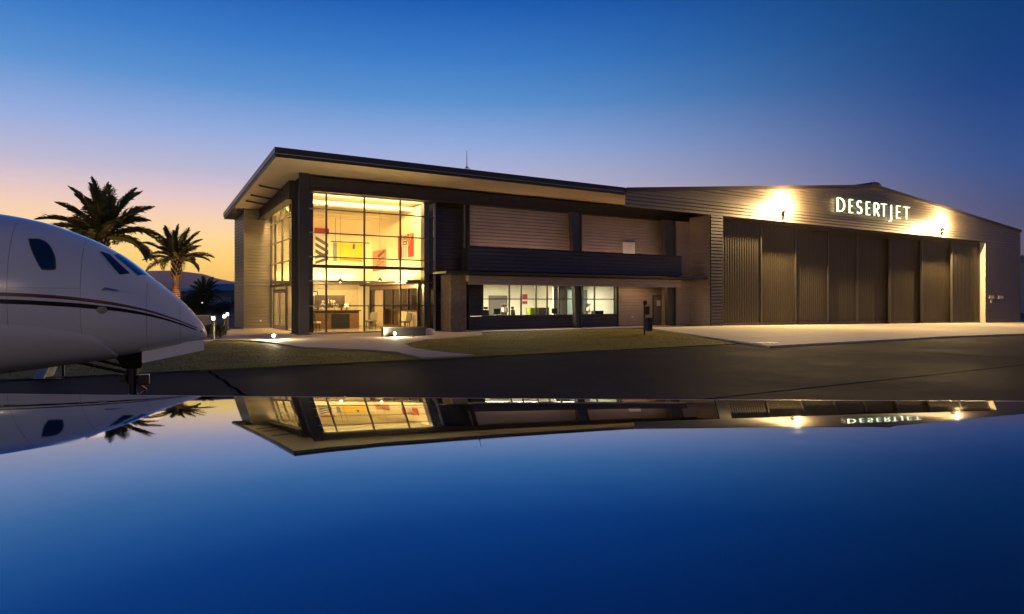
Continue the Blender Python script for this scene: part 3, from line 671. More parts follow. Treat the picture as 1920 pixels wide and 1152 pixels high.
def patch(name, poly, mt, off=.004, n=6, parent=fuse, side=-1):
    pts = []
    m_ = len(poly)
    for i in range(m_):          # rounded outline
        p0, p1, p2, p3 = (Vector(poly[(i+j-1) % m_]) for j in range(4))
        for k_ in range(5):
            t = k_/5; pts.append(.5*((2*p1)+(p2-p0)*t+(2*p0-5*p1+4*p2-p3)*t*t+(3*p1-p0-3*p2+p3)*t**3))
    c_ = sum(pts, Vector((0,0)))/len(pts); mb = MB(); mb.smooth = True; q = len(pts)
    mb.v.append(fus(c_.x, c_.y, off, side))
    for r_ in range(1, n+1):
        for p in pts: w_ = c_+(p-c_)*r_/n; mb.v.append(fus(w_.x, w_.y, off, side))
    for p in pts: w_ = c_+(p-c_)*1.03; mb.v.append(fus(w_.x, w_.y, -.004, side))
    for k_ in range(q): mb.f.append((0, 1+k_, 1+(k_+1)%q))
    for r_ in range(n):
        for k_ in range(q): a_ = 1+r_*q+k_; b_ = 1+r_*q+(k_+1)%q; mb.f.append((a_, a_+q, b_+q, b_))
    return part(name, mb, mt, parent)
cwn = [(1.995,2.520),(1.985,2.535),(1.90,2.535),(1.82,2.48),(1.755,2.35),(1.735,2.22),(1.75,2.185),(1.84,2.180),(1.865,2.20),(1.94,2.36)]
win_frame = [(c_[0]+(c_[0]-1.86)*.14, c_[1]+(c_[1]-2.36)*.10) for c_ in cwn]
for sdx in (-1, 1):
    patch('window_frame', win_frame, 'alu_dark', .003, side=sdx); patch('cabin_window', cwn, 'jet_window', .007, side=sdx)
    for dx in (1.2, 2.2, 3.2, 4.2, 5.2): patch('cabin_window', [(a_+dx, b_+.02) for a_, b_ in cwn], 'jet_window', .006, side=sdx)
def quadpatch(name, tl, tr, br, bl, mt, side=-1, off=.006):
    mb = MB(); mb.smooth = True; n = 8
    for i in range(n+1):
        for j in range(n+1):
            a_, b_ = i/n, j/n
            t = (tl[0]*(1-b_)+tr[0]*b_)*(1-a_)+(bl[0]*(1-b_)+br[0]*b_)*a_; z = (tl[1]*(1-b_)+tr[1]*b_)*(1-a_)+(bl[1]*(1-b_)+br[1]*b_)*a_
            z = zbot(t)+(ztop(t)-zbot(t))*z
            mb.v.append(fus(t, z, off, side))
    for i in range(n):
        for j in range(n): a_ = i*(n+1)+j; mb.f.append((a_, a_+n+1, a_+n+2, a_+1))
    return part(name, mb, mt, fuse)
for sdx in (-1, 1):       # heights as a share of the section there
    quadpatch('side_windshield', (1.29,.925), (1.185,.938), (.935,.865), (1.05,.80), 'jet_window', sdx)
    quadpatch('windshield', (1.13,.955), (1.10,.9995), (.74,.9995), (.85,.90), 'jet_window', sdx)
patch('static_plate', [(1.26,1.70),(1.20,1.70),(1.17,1.66),(1.20,1.62),(1.26,1.62),(1.29,1.66)], 'alu', .005)
pt_ = part('pitot_probe', MB().tube([fus(1.22,1.925,.0), fus(1.19,1.925,.07), (fus(1.05,1.92)[0], fus(1.19,1.925,.085)[1], 1.915)], [.016,.013,.008], 8), 'alu', jet)
# belly fairing with its edge line, shell 18 mm proud of the skin
ffz = pch([1.1,1.2,1.31,1.74,2.26,4,9,11],[1.05,1.18,1.31,1.43,1.50,1.52,1.52,1.52])
def ffb(t): return zbot(t)+.004
fm = MB(); fm.smooth = True; nn = 60; rr_ = 9
for i in range(nn+1):
    t = 1.1+9.5*(i/nn)**1.6
    for j in range(rr_):
        z = ffz(t)+(ffb(t)-ffz(t))*j/(rr_-1); fm.v.append(fus(t, z, -.003 if j == 0 else .018))
for i in range(nn):
    for j in range(rr_-1): a_ = i*rr_+j; fm.f.append((a_, a_+rr_, a_+rr_+1, a_+1))
part('belly_fairing', fm, 'paint_white', fuse)
def seam(t0, za, zb, w_=.003):
    mb = MB(); mb.smooth = True
    for i in range(25):
        z = za+(zb-za)*i/24
        mb.v += [fus(t0-w_/2, z, .0012), fus(t0+w_/2, z, .0012)]
    for i in range(24): mb.f.append((2*i, 2*i+1, 2*i+3, 2*i+2))
    return mb
for t0_, a_, b_ in ((.34,1.17,1.70),(.74,1.09,2.02),(1.46,1.0,2.58),(2.18,.92,2.84)): part('panel_seam', seam(t0_, a_, b_), 'alu_dark', fuse)
part('hatch_seam', strip(lambda t: 1.935-.0, lambda t: 1.938, 1.46, 2.18, .0012, 20), 'alu_dark', fuse)
# nose gear
ng = part('nose_gear', MB().tube([(-.96,0,1.1),(-.95,0,.62)], .075, 12).tube([(-.95,0,.62),(-.93,0,.20)], .048, 12).box(-1.0,-.88,-.075,.075,.40,.47), 'gear', jet)
part('gear_housing', MB().hexa([(-1.06,-.12,.84),(-.84,-.12,.83),(-.84,.12,.83),(-1.06,.12,.84),(-1.18,-.20,1.08),(-.76,-.20,1.10),(-.76,.20,1.10),(-1.18,.20,1.08)]), 'gear', ng, bevel=.02)
part('drag_brace', MB().tube([(-1.02,-.09,.78),(-1.62,-.09,.96)], .022, 8), 'gear', ng); part('drag_brace', MB().tube([(-1.02,.09,.84),(-1.5,.09,1.0)], .022, 8), 'gear', ng)
part('taxi_light', MB().lathe([(.02,0),(.055,.0),(.075,.09),(.075,.11)], 12), 'gear', ng); bpy.data.objects[ng.children[-1].name].matrix_local = Matrix.Translation((-.90,-.02,.66)) @ Matrix.Rotation(R(90),4,'Y')
part('torque_link', MB().bar((-.90,0,.62),(-.78,0,.52),.10,.03).bar((-.78,0,.52),(-.88,0,.42),.10,.03), 'gear', ng)
part('steering_box', B(-.88,-.74,-.10,.10,.60,.74), 'gear', ng, bevel=.012); part('steering_box', B(-1.10,-1.02,-.08,.08,.66,.76), 'gear', ng, bevel=.01)
for s_ in (-1, 1):
    wy = MB().lathe([(.10,-.055),(.17,-.06),(.195,-.045),(.20,0),(.195,.045),(.17,.06),(.10,.055)], 28); wy.smooth = True
    wh = part('wheel', MB().lathe([(.03,-.07),(.10,-.05),(.11,0),(.10,.05),(.03,.07)], 20), 'alu_dark', ng); wh.matrix_local = Matrix.Translation((-.93, s_*.13, .125)) @ Matrix.Rotation(R(90),4,'X')
    to = part('tyre', wy, 'tyre', ng); to.matrix_local = Matrix.Translation((-.93, s_*.13, .125)) @ Matrix.Rotation(R(90),4,'X')
part('axle', MB().tube([(-.93,-.2,.125),(-.93,.2,.125)], .03, 8), 'gear', ng)
for s_ in (-1, 1):
    y0 = -.21*s_*-1
    part('gear_door', MB().hexa([(-.82,y0-.012,.915),(-.04,y0*.6-.012,1.065),(-.04,y0*.6+.012,1.065),(-.82,y0+.012,.915),(-.82,y0-.012,1.12),(-.04,y0*.6-.012,1.225),(-.04,y0*.6+.012,1.225),(-.82,y0+.012,1.12)]), 'paint_white', jet, bevel=.006)
# main gear and wing stub stand outside the frame but keep the jet on its wheels
for s_ in (-1, 1):
    part('main_gear', MB().tube([(-8.0,s_*1.6,1.0),(-8.0,s_*1.6,.2)], .09, 10), 'gear', jet)
    o = part('main_wheel', MB().lathe([(.10,-.08),(.24,-.09),(.28,-.06),(.285,0),(.28,.06),(.24,.09),(.10,.08)], 24), 'tyre', jet); o.matrix_local = Matrix.Translation((-8.0, s_*1.6, .205)) @ Matrix.Rotation(R(90),4,'X')
    part('wing_stub', MB().hexa([(-9.4,s_*.8,.92),(-6.0,s_*.8,.92),(-7.6,s_*3.4,1.12),(-9.4,s_*3.4,1.12),(-9.3,s_*.8,1.08),(-6.1,s_*.8,1.12),(-7.7,s_*3.4,1.2),(-9.3,s_*3.4,1.18)] if s_ > 0 else
         [(-9.4,-3.4,1.12),(-7.6,-3.4,1.12),(-6.0,-.8,.92),(-9.4,-.8,.92),(-9.3,-3.4,1.18),(-7.7,-3.4,1.2),(-6.1,-.8,1.12),(-9.3,-.8,1.08)]), 'paint_white', jet)
jet.location.z = -.085 + .01

# ------------------------------------------------------------------ wing in the foreground: cambered, swept and twisted sheet-metal surface
WP = (1.37, .04544, .00417, -.04503, -.03535, -.00554)
def wz(X, Y):
    y = Y-1.6; return WP[0]+WP[1]*X+WP[2]*y+WP[3]*y*y+WP[4]*X*y+WP[5]*X*X
def wedge(X): return 2.449 - .300*X
wg = thing('jet_wing', 'glossy dark blue aircraft wing filling the foreground and mirroring the sky', 'wing', (0, 1.0, 0))
def wing_rows(X, rows):
    ye = wedge(X); return [(ye - d, o_) for d, o_ in rows]
wm = MB(); wm.smooth = True; xs = [-4.2 + i*.06 for i in range(131)]; nr = 72
for X in xs:
    ye = wedge(X)
    for j in range(nr+1):
        Y = ye - .022 - 3.0*(j/nr); wm.v.append((X, Y-1.0, wz(X, Y)))
for i in range(len(xs)-1):
    for j in range(nr): a_ = i*(nr+1)+j; wm.f.append((a_, a_+1, a_+nr+2, a_+nr+1))
wskin = part('wing_skin', wm, 'wing_paint', wg)
em = MB(); em.smooth = True; K = 8
for X in xs:
    ye = wedge(X); r_ = .011; zc = wz(X, ye-.022)
    em.v.append((X, ye-.0225-1.0, zc+.0003)); em.v.append((X, ye-r_-1.0, wz(X, ye-r_)+.0003))
    for k_ in range(1, K+1):
        an = R(90-180*k_/K); em.v.append((X, ye-r_+r_*math.cos(an)-1.0, wz(X, ye-r_)-r_+r_*math.sin(an)+.0003))
q = K+2
for i in range(len(xs)-1):
    for j in range(q-1): a_ = i*q+j; em.f.append((a_, a_+q, a_+q+1, a_+1))
part('edge_strip', em, 'edge_glint', wg)
um = MB(); um.smooth = True
for X in xs:
    ye = wedge(X)
    for j in range(13):
        s_ = j/12; Y = ye-.012-3.0*s_; um.v.append((X, Y-1.0, wz(X, Y)-.0215-.16*math.sin(math.pi*min(1,s_*1.1)**.8)))
for i in range(len(xs)-1):
    for j in range(12): a_ = i*13+j; um.f.append((a_, a_+13, a_+14, a_+1))
part('lower_skin', um, 'paint_white', wg)

# ------------------------------------------------------------------ palms
def frond_mesh(seed, Lf, droop):
    rnd = random.Random(seed); mb = MB(); n = 70; pts = []
    for i in range(n+1):
        s_ = i/n; pts.append(Vector((Lf*s_*(1-.10*s_), rnd.uniform(-.01,.01), Lf*(.30*s_-droop*s_**2.2))))
    mb.tube([pts[i] for i in range(0, n, 10)] + [pts[-1]], [.040*(1-.85*i/7) for i in range(8)], 5)
    for i in range(9, n+1):
        s_ = i/n; p = pts[i]; t = (pts[i]-pts[i-1]).normalized()
        ll = Lf*.17*(math.sin(math.pi*min(1,.12+s_*.93))**.6)*rnd.uniform(.85,1.1)+.05
        for sd_ in (-1, 1):
            for rep in range(1):
                d = (t*rnd.uniform(.75,1.0) + Vector((0,sd_,0))*rnd.uniform(.55,.85) + Vector((0,0,1))*rnd.uniform(.10,.45)).normalized()
                w_ = Vector((-d.y*.3, d.x*.3, .9)).normalized()*.011 + t*.011
                mid = p+d*ll*.5; tip = p+d*ll+Vector((0,0,-ll*rnd.uniform(.1,.3)))
                mb.add([p-w_*.6, p+w_*.6, mid+w_, mid-w_, tip], [(0,1,2,3),(3,2,4)])
    mb.smooth = False
    return mb.mesh('frond', 'leaf')
FM = [frond_mesh(s_, 1.0, d) for s_, d in ((1,.25),(2,.36),(3,.52),(4,.16))]
def palm(lab, x, y, crown_z, rad, tr, nf, seed, zb=-.16):
    rnd = random.Random(seed)
    t_ = thing('palm_tree', lab, 'palm tree', (x, y, zb), rnd.uniform(0,6), 'palm trees left of the terminal'); hh = crown_z - zb
    tm = MB(); prof = []; nz = max(10, int(hh/.16))
    for i in range(nz+1):
        s_ = i/nz; r_ = tr*(1.18-.35*s_+.12*max(0,s_-.7)/.3)
        prof += [(r_*.88, hh*s_), (r_*1.06, hh*s_+.11*hh/nz*4)] if i < nz else [(r_*.9, hh)]
    tm.lathe(prof, 14); tm.v = [(a_*(1+.05*math.sin(7*c_+3*b_)), b_*(1+.05*math.sin(5*c_+a_)), c_) for a_, b_, c_ in tm.v]
    trk = part('trunk', tm, 'trunk', t_)
    bt = MB()
    for k_ in range(70):      # stubs of cut fronds below the crown
        an = k_*2.399; z = hh - .05 - (k_/70)*min(1.9,hh*.4); r_ = tr*.92
        a0 = Vector((math.cos(an)*r_, math.sin(an)*r_, z)); bt.bar(a0, a0+Vector((math.cos(an)*.16, math.sin(an)*.16, .26)), .09, .05)
    part('cut_stubs', bt, 'trunk', t_)['kind'] = 'stuff'
    for k_ in range(nf):
        f = k_/nf; el = R(80 - 86*f**.8 + rnd.uniform(-7,7)); an = k_*2.39996 + rnd.uniform(-.2,.2)
        fm_ = FM[3] if f < .2 else FM[0] if f < .5 else FM[1] if f < .8 else FM[2]
        o = part('frond', fm_, 'leaf', t_); sc_ = rad*rnd.uniform(.9,1.12)
        o.matrix_local = Matrix.Translation((math.cos(an)*.1, math.sin(an)*.1, hh+.05-.3*f)) @ Matrix.Rotation(an,4,'Z') @ Matrix.Rotation(-el+R(10),4,'Y') @ Matrix.Rotation(rnd.uniform(-.5,.5),4,'X') @ Matrix.Scale(sc_,4)
    return t_
palm('largest palm, its crown rising over the top of the parked jet', -27.8, 45, 6.25, 3.7, .32, 40, 5)
palm('mid-sized palm standing ahead of the jet windshield, thick trunk in view', -27.9, 55, 5.35, 2.8, .31, 30, 8)
palm('small dark palm before the far grey buildings', -41.7, 90, 2.7, 2.6, .32, 28, 11)

for (x_, y_, p_, lab) in ((-27.0, 53.6, 260, 'uplight at the foot of the mid-sized palm'), (-26.9, 43.6, 200, 'fill uplight added at the foot of the largest palm')):  # the largest palm's uplight is added to brighten its crown
    t_ = thing('palm_uplight', lab, 'ground light', (x_, y_, -.16), 0, 'palm uplights')
    part('can', MB().lathe([(.10,0),(.12,.04),(.12,.22),(.10,.24)], 14), 'black', t_); part('lens', MB().lathe([(.09,.241),(.09,.25)], 14), 'lamp_dot', t_)
    lamp('lamp', 'SPOT', (0,0,.30), p_*6, (1,.58,.25), t_, spot_size=R(70), spot_blend=.6, shadow_soft_size=.08, rot=Vector((.55,-.9,-3.2)).to_track_quat('Z','Y').to_euler())
# ------------------------------------------------------------------ shrubs and a far tree
def leafball(n, rx, rz, seed, leaf_s, base):
    rnd = random.Random(seed); mb = MB()
    cl = [(Vector((rnd.gauss(0,.45)*rx, rnd.gauss(0,.45)*rx, base+rz*rnd.uniform(.25,.9))), rnd.uniform(.25,.5)*min(rx,rz)) for _ in range(16)]
    for _ in range(n):
        c_, r_ = rnd.choice(cl); d = Vector((rnd.gauss(0,1), rnd.gauss(0,1), rnd.gauss(0,1))).normalized()*r_*rnd.uniform(.6,1)
        p = c_+d; a_ = Vector((rnd.gauss(0,1), rnd.gauss(0,1), rnd.gauss(0,1))).normalized()*leaf_s; b_ = Vector((rnd.gauss(0,1), rnd.gauss(0,1), rnd.gauss(0,1))).normalized()*leaf_s*.5
        if p.z < .01: continue
        mb.add([p-a_, p-b_, p+a_, p+b_], [(0,1,2,3)])
    return mb
def shrub(name, lab, x, y, rx, rz, seed, flowers, cat='shrub', ls=.05, n=1500, trunk=.35, zb=-.05):
    t_ = thing(name, lab, cat, (x, y, zb))
    st = MB(); rnd = random.Random(seed)
    for k_ in range(6):
        an = k_*1.05; st.tube([(0,0,0),(math.cos(an)*rx*.25,math.sin(an)*rx*.25,rz*trunk),(math.cos(an)*rx*.5,math.sin(an)*rx*.5,rz*.75)], [.03,.022,.01], 5)
    part('stem' if cat == 'shrub' else 'trunk', st, 'trunk', t_); part('foliage' if cat == 'shrub' else 'crown', leafball(n, rx, rz, seed, ls, 0), 'leaf_dark', t_)
    if flowers: part('blossom', leafball(flowers, rx*.9, rz*1.05, seed+1, ls*.6, .05), 'flower', t_)
shrub('flower_shrub', 'low shrub with red blossom beside the nearest path bollard', -13.75, 31.2, .45, .6, 3, 120)
shrub('flower_shrub', 'second red flowering shrub, half hidden behind the jet nose', -14.6, 31.6, .5, .55, 4, 100)
shrub('round_tree', 'dark bushy tree behind the jet nose below the small palm', -28.4, 60, 1.7, 3.0, 9, 0, 'tree', .12, 3500, .4, -.16)
shrub('round_tree', 'low dark hedge tree at the foot of the far grey building', -37.6, 86, 2.3, 1.6, 10, 0, 'tree', .13, 2500, .3, -.16)

# ------------------------------------------------------------------ bollards, ground lights, low wall and other small things outdoors
def bollard(lab, x, y, zb=0):
    t_ = thing('path_bollard', lab, 'bollard light', (x, y, zb), .3, 'lit bollards by the path')
    part('post', MB().lathe([(.085,0),(.085,.84),(.07,.86)], 16), 'alu_dark', t_); part('lens', MB().lathe([(.06,.86),(.06,1.0)], 14), 'lamp_dot', t_)
    part('cap', MB().lathe([(.10,1.0),(.10,1.03),(.05,1.06)], 16), 'alu_dark', t_); part('base_flange', MB().lathe([(.13,0),(.13,.025),(.09,.03)], 16), 'alu_dark', t_)
    lamp('lamp', 'POINT', (0,0,.93), 240, (1,.70,.38), t_, shadow_soft_size=.05)
bollard('lit bollard nearest the jet nose, its post in full view', -13.45, 29.8)
bollard('lit bollard second from the jet nose along the path', -14.6, 33.6)
bollard('lit bollard third from the jet nose along the path', -16.6, 38.6)
def uplight(lab, u, v, z, p, rot):
    t_ = thing('ground_light', lab, 'ground light', W(u, v, z), A+rot, 'small lights around the patio')
    part('spike', MB().tube([(0,0,0),(0,0,.10)], .02, 6), 'black', t_); part('can', MB().tube([(0,.10,.12),(0,-.08,.17)], .06, 10), 'black', t_)
    part('lens', MB().tube([(0,-.081,.170),(0,-.092,.173)], .055, 10), 'lamp_dot', t_); lamp('lamp', 'POINT', (0,-.16,.20), p, (1,.80,.45), t_, shadow_soft_size=.05)
uplight('small spotlight at the left rim of the patio before the corner column', -2.0, -3.75, 0, 420, 0)
uplight('small spotlight against the face of the low grey wall', 3.3, -4.62, 0, 200, 0)
lw = thing('low_wall', 'low dark grey sign wall standing on the patio before the glass front', 'low wall', W(4.1, -4.0, 0), A)
part('wall_block', B(-1.15,1.05,-.14,.14,0,.40), 'low_wall', lw, bevel=.01); part('coping', B(-1.18,1.08,-.17,.17,.402,.45), 'alu_dark', lw)
bs = thing('bag', 'pale cloth bag slumped at the right end of the low wall', 'bag', W(5.5, -3.75, 0), A)
bb = MB(); bb.lathe([(.05,0),(.20,.02),(.24,.12),(.20,.26),(.10,.33),(.04,.35)], 14); bb.v = [(a_*1.25+.05*math.sin(9*c_), b_*.7, c_) for a_, b_, c_ in bb.v]; bb.smooth = True
part('body', bb, 'white_fabric', bs); part('strap', MB().tube([(-.16,0,.28),(-.30,0,.34),(-.38,0,.24),(-.40,0,.06)], .022, 6), 'white_fabric', bs)
ds = thing('waste_station', 'black pet waste station on a post at the lawn edge', 'waste station', W(15.4, -8.6, -.05), A)
part('post', MB().bar((0,0,0),(0,0,1.72),.06), 'black', ds); part('sign_disc', MB().tube([(0,-.04,1.66),(0,-.06,1.66)], .13, 16), 'black', ds)
part('bag_dispenser', B(-.02,.22,-.16,-.031,1.05,1.48), 'black', ds, bevel=.015); part('bin', B(-.06,.27,-.32,-.031,.22,.86), 'black', ds, bevel=.02); part('bin_lid', B(-.08,.29,-.34,-.02,.862,.90), 'black', ds)
ms = thing('marker_box', 'white slanted box beside a thin dark post, under the jet belly', 'marker', (-10.75, 15.3, -.085), .2)
part('slanted_panel', MB().hexa([(-.20,-.25,0),(.02,-.25,0),(.02,.25,0),(-.20,.25,0),(.05,-.22,.52),(.24,-.22,.52),(.24,.22,.52),(.05,.22,.52)]), 'white_metal', ms, bevel=.01); part('post', MB().bar((.30,.1,0),(.30,.1,.62),.045), 'black', ms); part('foot', B(-.28,.38,-.3,.3,0,.02), 'black', ms)
an_ = thing('roof_antenna', 'thin whip antenna with ground-plane rods on the terminal roof', 'antenna', W(10.6, 2, zt(2)+.1), A)
part('mast', MB().tube([(0,0,0),(0,0,1.5)], [.035,.03], 6), 'steel_dark', an_); part('whip', MB().tube([(0,0,1.5),(0,0,2.45)], [.022,.014], 6), 'steel_dark', an_)
for k_ in range(4): part('rod', MB().tube([(0,0,1.48),(.55*math.cos(k_*1.57+.5),.55*math.sin(k_*1.57+.5),1.0)], .016, 5), 'steel_dark', an_)
pl = thing('pavement_light', 'flat bright inset light at the apron corner by the lawn tip', 'inset light', W(14.6, -16.6, .004), A)
part('plate', B(-.5,.5,-.22,.22,-.004,.012), 'alu', pl); part('lens', B(-.44,.44,-.17,.17,.013,.018), 'jamb', pl)

# far buildings
def farhouse(lab, x, y, w_, d_, h1, h2, wall, rz=0, lampz=None):
    t_ = thing('far_building', lab, 'building', (x, y, -.16), rz)
    part('wall', B(-w_/2,w_/2,-d_/2,d_/2,0,h1), wall, t_)
    part('roof', MB().hexa([(-w_/2-.3,-d_/2-.3,h1+.002),(w_/2+.3,-d_/2-.3,h1+.002),(w_/2+.3,d_/2+.3,h1+.002),(-w_/2-.3,d_/2+.3,h1+.002),(-w_/2-.3,-.1,h2),(w_/2+.3,-.1,h2),(w_/2+.3,.1,h2),(-w_/2-.3,.1,h2)]), 'far_roof', t_)
    k_ = 0
    xx = -w_/2+1.2
    while xx < w_/2-1.2:
        part('door_panel', B(xx,xx+2.2,-d_/2-.06,-d_/2-.005,.05,h1*.72), 'far_pale' if wall == 'far_wall' else 'far_wall', t_); xx += 3.0
    part('gutter', B(-w_/2-.3,w_/2+.3,-d_/2-.42,-d_/2-.305,h1-.1,h1+.08), 'alu_dark', t_)
    return t_
f1 = farhouse('far dark grey shed with blue roof next to the sided wall', -47.5, 116, 13, 10, 3.6, 4.9, 'far_wall', .1)
f2 = farhouse('far pale shed behind the mid-sized palm trunk', -60.5, 126, 10, 9, 3.6, 4.3, 'far_pale', .1)
f3 = farhouse('distant pale building at the right edge beyond the hangar corner', 85.0, 108, 8, 12, 8.0, 9.3, 'far_pale', .3)
wlp = thing('wall_lamp', 'white wall lamp glowing on the far dark shed', 'wall lamp', (-51.8, 110.4, 1.2), .1)
part('bracket', B(-.1,.1,-.1,.3,.1,.2), 'alu_dark', wlp); part('globe', MB().lathe([(.06,-.25),(.2,-.15),(.24,0),(.2,.15),(.06,.22)], 12), 'lamp_dot', wlp)
fw = thing('white_gate', 'low pale gate panel between bollards and sided wall', 'gate', W(-3.2, 12.5, 0), A)
part('panel', B(-.9,.9,-.03,.03,.08,.75), 'far_pale', fw); part('rail', B(-.95,.95,-.04,.04,.752,.80), 'white_metal', fw); part('post', B(-1.0,-.92,-.05,.05,0,.85), 'alu_dark', fw); part('post', B(.92,1.0,-.05,.05,0,.85), 'alu_dark', fw)

# unseen masts added behind the camera to brighten the walls; the jet mirrors them
def mast(lab, x, y, p):
    t_ = thing('fill_light_mast', lab, 'light mast', (x, y, -.16), 0, 'added fill light masts')
    part('pole', MB().tube([(0,0,0),(0,0,14)], [.16,.09], 10), 'alu_dark', t_); part('crossarm', B(-1.2,1.2,-.06,.06,13.9,14.02), 'alu_dark', t_)
    for k_ in (-1,0,1):
        h_ = part('lamp_head', B(k_*.9-.25,k_*.9+.25,.0,.35,13.65,13.88), 'alu_dark', t_); part('lens', B(k_*.9-.22,k_*.9+.22,.352,.36,13.67,13.86), 'lamp_mast', h_)
    lamp('lamp', 'SPOT', (0,.5,13.7), p, (1,.72,.44), t_, spot_size=R(150), spot_blend=.4, shadow_soft_size=.9, rot=Vector((x-8, y-35, 12)).to_track_quat('Z','Y').to_euler())
mast('unseen three-headed fill light mast added far behind on the left', -34, -58, 11000)
mast('unseen three-headed fill light mast added far behind on the right', 30, -62, 13000)

# ------------------------------------------------------------------ things inside the lobby
def art(lab, loc, rz, w_, h_, bg, shapes):
    t_ = thing('wall_art', lab, 'artwork', loc, rz, 'abstract pictures in the lobby')
    part('canvas', B(-w_/2,w_/2,-.05,0,0,h_), bg, t_, bevel=.004)
    for k_, (poly, mt) in enumerate(shapes):
        mb = MB(); n_ = len(poly); y = -.053-.0015*k_
        mb.add([(x*w_-w_/2, y, z*h_) for x, z in poly] + [(x*w_-w_/2, y+.0012, z*h_) for x, z in poly], [tuple(range(n_))] + [(i, i+n_, (i+1)%n_+n_, (i+1)%n_) for i in range(n_)])
        part('painted_shape', mb, mt, t_)
stripes = [([(0,.88),(1,.88),(1,1),(0,1)],'red')]
for k_ in range(5): stripes.append(([(.05,.80-.16*k_),(.95,.62-.16*k_),(.95,.53-.16*k_),(.05,.71-.16*k_)] if k_ < 3 else [(.05,.10+.13*(k_-3)),(.95,.22+.13*(k_-3)),(.95,.29+.13*(k_-3)),(.05,.17+.13*(k_-3))], 'wood_dark'))
art('tall striped picture with red top at the left of the lobby back wall', W(3.75, 9.49, 3.85), A, .95, 2.65, 'white_fabric', stripes)
art('yellow picture on the lobby back wall under the track light', W(5.55, 9.49, 4.35), A, 2.1, 1.25, 'yellow', [([(0,0),(.12,0),(.12,1),(0,1)],'blue_grey'),([(.2,.1),(.95,.0),(.95,.12),(.2,.2)],'orange')])
art('pink picture with dark slanting strokes on the side wall near the back', W(7.14, 7.85, 3.72), A+R(90)*-1, 2.45, 1.35, 'pink', [([(.35,.75),(.95,1),(.95,.86),(.45,.62)],'wood_dark'),([(.30,.45),(.95,.70),(.95,.60),(.30,.36)],'wood'),([(0,.1),(1,.02),(1,.0),(0,.0)],'red'),([(.25,.30),(.9,.45),(.9,.38),(.25,.22)],'maroon')])
art('red picture with gold and white rays on the side wall nearest the glass', W(7.14, 3.3, 4.33), A+R(90)*-1, 2.4, 1.4, 'red', [([(.30,0),(.70,0),(.62,1),(.34,1)],'white_fabric'),([(.36,.55),(.62,.55),(.60,.95),(.38,.95)],'wood_dark'),([(.16,.95),(.24,.95),(.33,.45),(.33,.30)],'yellow'),([(.92,1),(.99,1),(.68,.5),(.67,.38)],'yellow'),([(.80,1),(.86,1),(.66,.62),(.66,.52)],'yellow'),([(.42,.60),(.56,.60),(.56,.65),(.42,.65)],'paper'),([(.42,.72),(.56,.72),(.56,.77),(.42,.77)],'paper'),([(.44,.83),(.54,.83),(.54,.88),(.44,.88)],'paper'),([(.40,.02),(.42,.02),(.42,.5),(.40,.5)],'maroon'),([(.50,.02),(.52,.02),(.52,.5),(.50,.5)],'maroon'),([(.58,.02),(.60,.02),(.60,.5),(.58,.5)],'maroon')])
tr_ = thing('track_light', 'dark ceiling-hung track rail with one spotlight before the yellow picture', 'track light', W(5.4, 8.6, 5.55), A)
part('rail', B(-1.3,1.3,-.03,.03,0,.06), 'black', tr_); part('spot', MB().tube([(.25,0,-.05),(.25,.1,-.38)], [.06,.09], 10), 'wood', tr_); part('rod', MB().tube([(-1,0,.06),(-1,0,1.62)], .012, 5), 'black', tr_); part('rod', MB().tube([(1,0,.06),(1,0,1.62)], .012, 5), 'black', tr_)
pn = thing('desk_sign_panel', 'dark panel with pale lettering behind the reception desk', 'sign', W(3.75, 7.6, .03), A)
part('panel', B(-.95,.95,-.05,.05,1.25,2.05), 'wood_dark', pn); part('leg', B(-.8,-.7,-.04,.04,0,1.25), 'wood_dark', pn); part('leg', B(.7,.8,-.04,.04,0,1.25), 'wood_dark', pn)
gl = {'e': [arc(.5,.3,.42,.3,0,300,12), [(.08,.3),(.92,.3)]], 'l': [[(.5,0),(.5,.95)]], 'i': [[(.5,0),(.5,.55)],[(.5,.75),(.5,.85)]], 't': [[(.5,0),(.5,.85)],[(.15,.58),(.85,.58)]]}
for k_, ch in enumerate('elite'):
    x0 = -.52+k_*.17; f_ = ribbon([[(x0+x*.17, 1.55+z*.26) for x, z in st] for st in gl[ch]], .03, .01); f_.v = [(x, y-.062, z) for x, y, z in f_.v]; part('letter', f_, 'paper', pn)
dk = thing('reception_desk', 'long dark wooden reception desk with raised counter in the lobby', 'desk', W(3.55, 5.6, .03), A)
part('counter', B(-1.45,1.45,-.38,.38,1.06,1.13), 'wood_dark', dk, bevel=.01); part('front_panel', B(-1.35,1.35,-.28,-.22,0,1.058), 'wood', dk); part('side_panel', B(-1.35,-1.29,-.218,.34,0,1.058), 'wood', dk); part('side_panel', B(1.29,1.35,-.218,.34,0,1.058), 'wood', dk); part('plinth', B(-.35,.75,-.31,-.285,.05,.9), 'black', dk); part('upper_shelf', B(.6,2.1,-.33,.2,1.35,1.39), 'wood_dark', dk); part('shelf_post', B(2.0,2.06,-.1,-.04,0,1.35), 'alu', dk); part('shelf_post', B(.64,.70,-.1,-.04,1.131,1.35), 'alu', dk)
fp = thing('framed_picture', 'black framed picture low on the lobby back wall beside the desk panel', 'picture', W(3.05, 9.41, 1.15), A)
part('frame', MB().box(-.42,.42,-.04,0,0,.06).box(-.42,.42,-.04,0,1.14,1.2).box(-.42,-.36,-.04,0,.06,1.14).box(.36,.42,-.04,0,.06,1.14), 'black', fp); part('mat_board', B(-.36,.36,-.02,-.004,.06,1.14), 'paper', fp); part('print', B(-.2,.2,-.026,-.021,.28,.9), 'wood', fp)
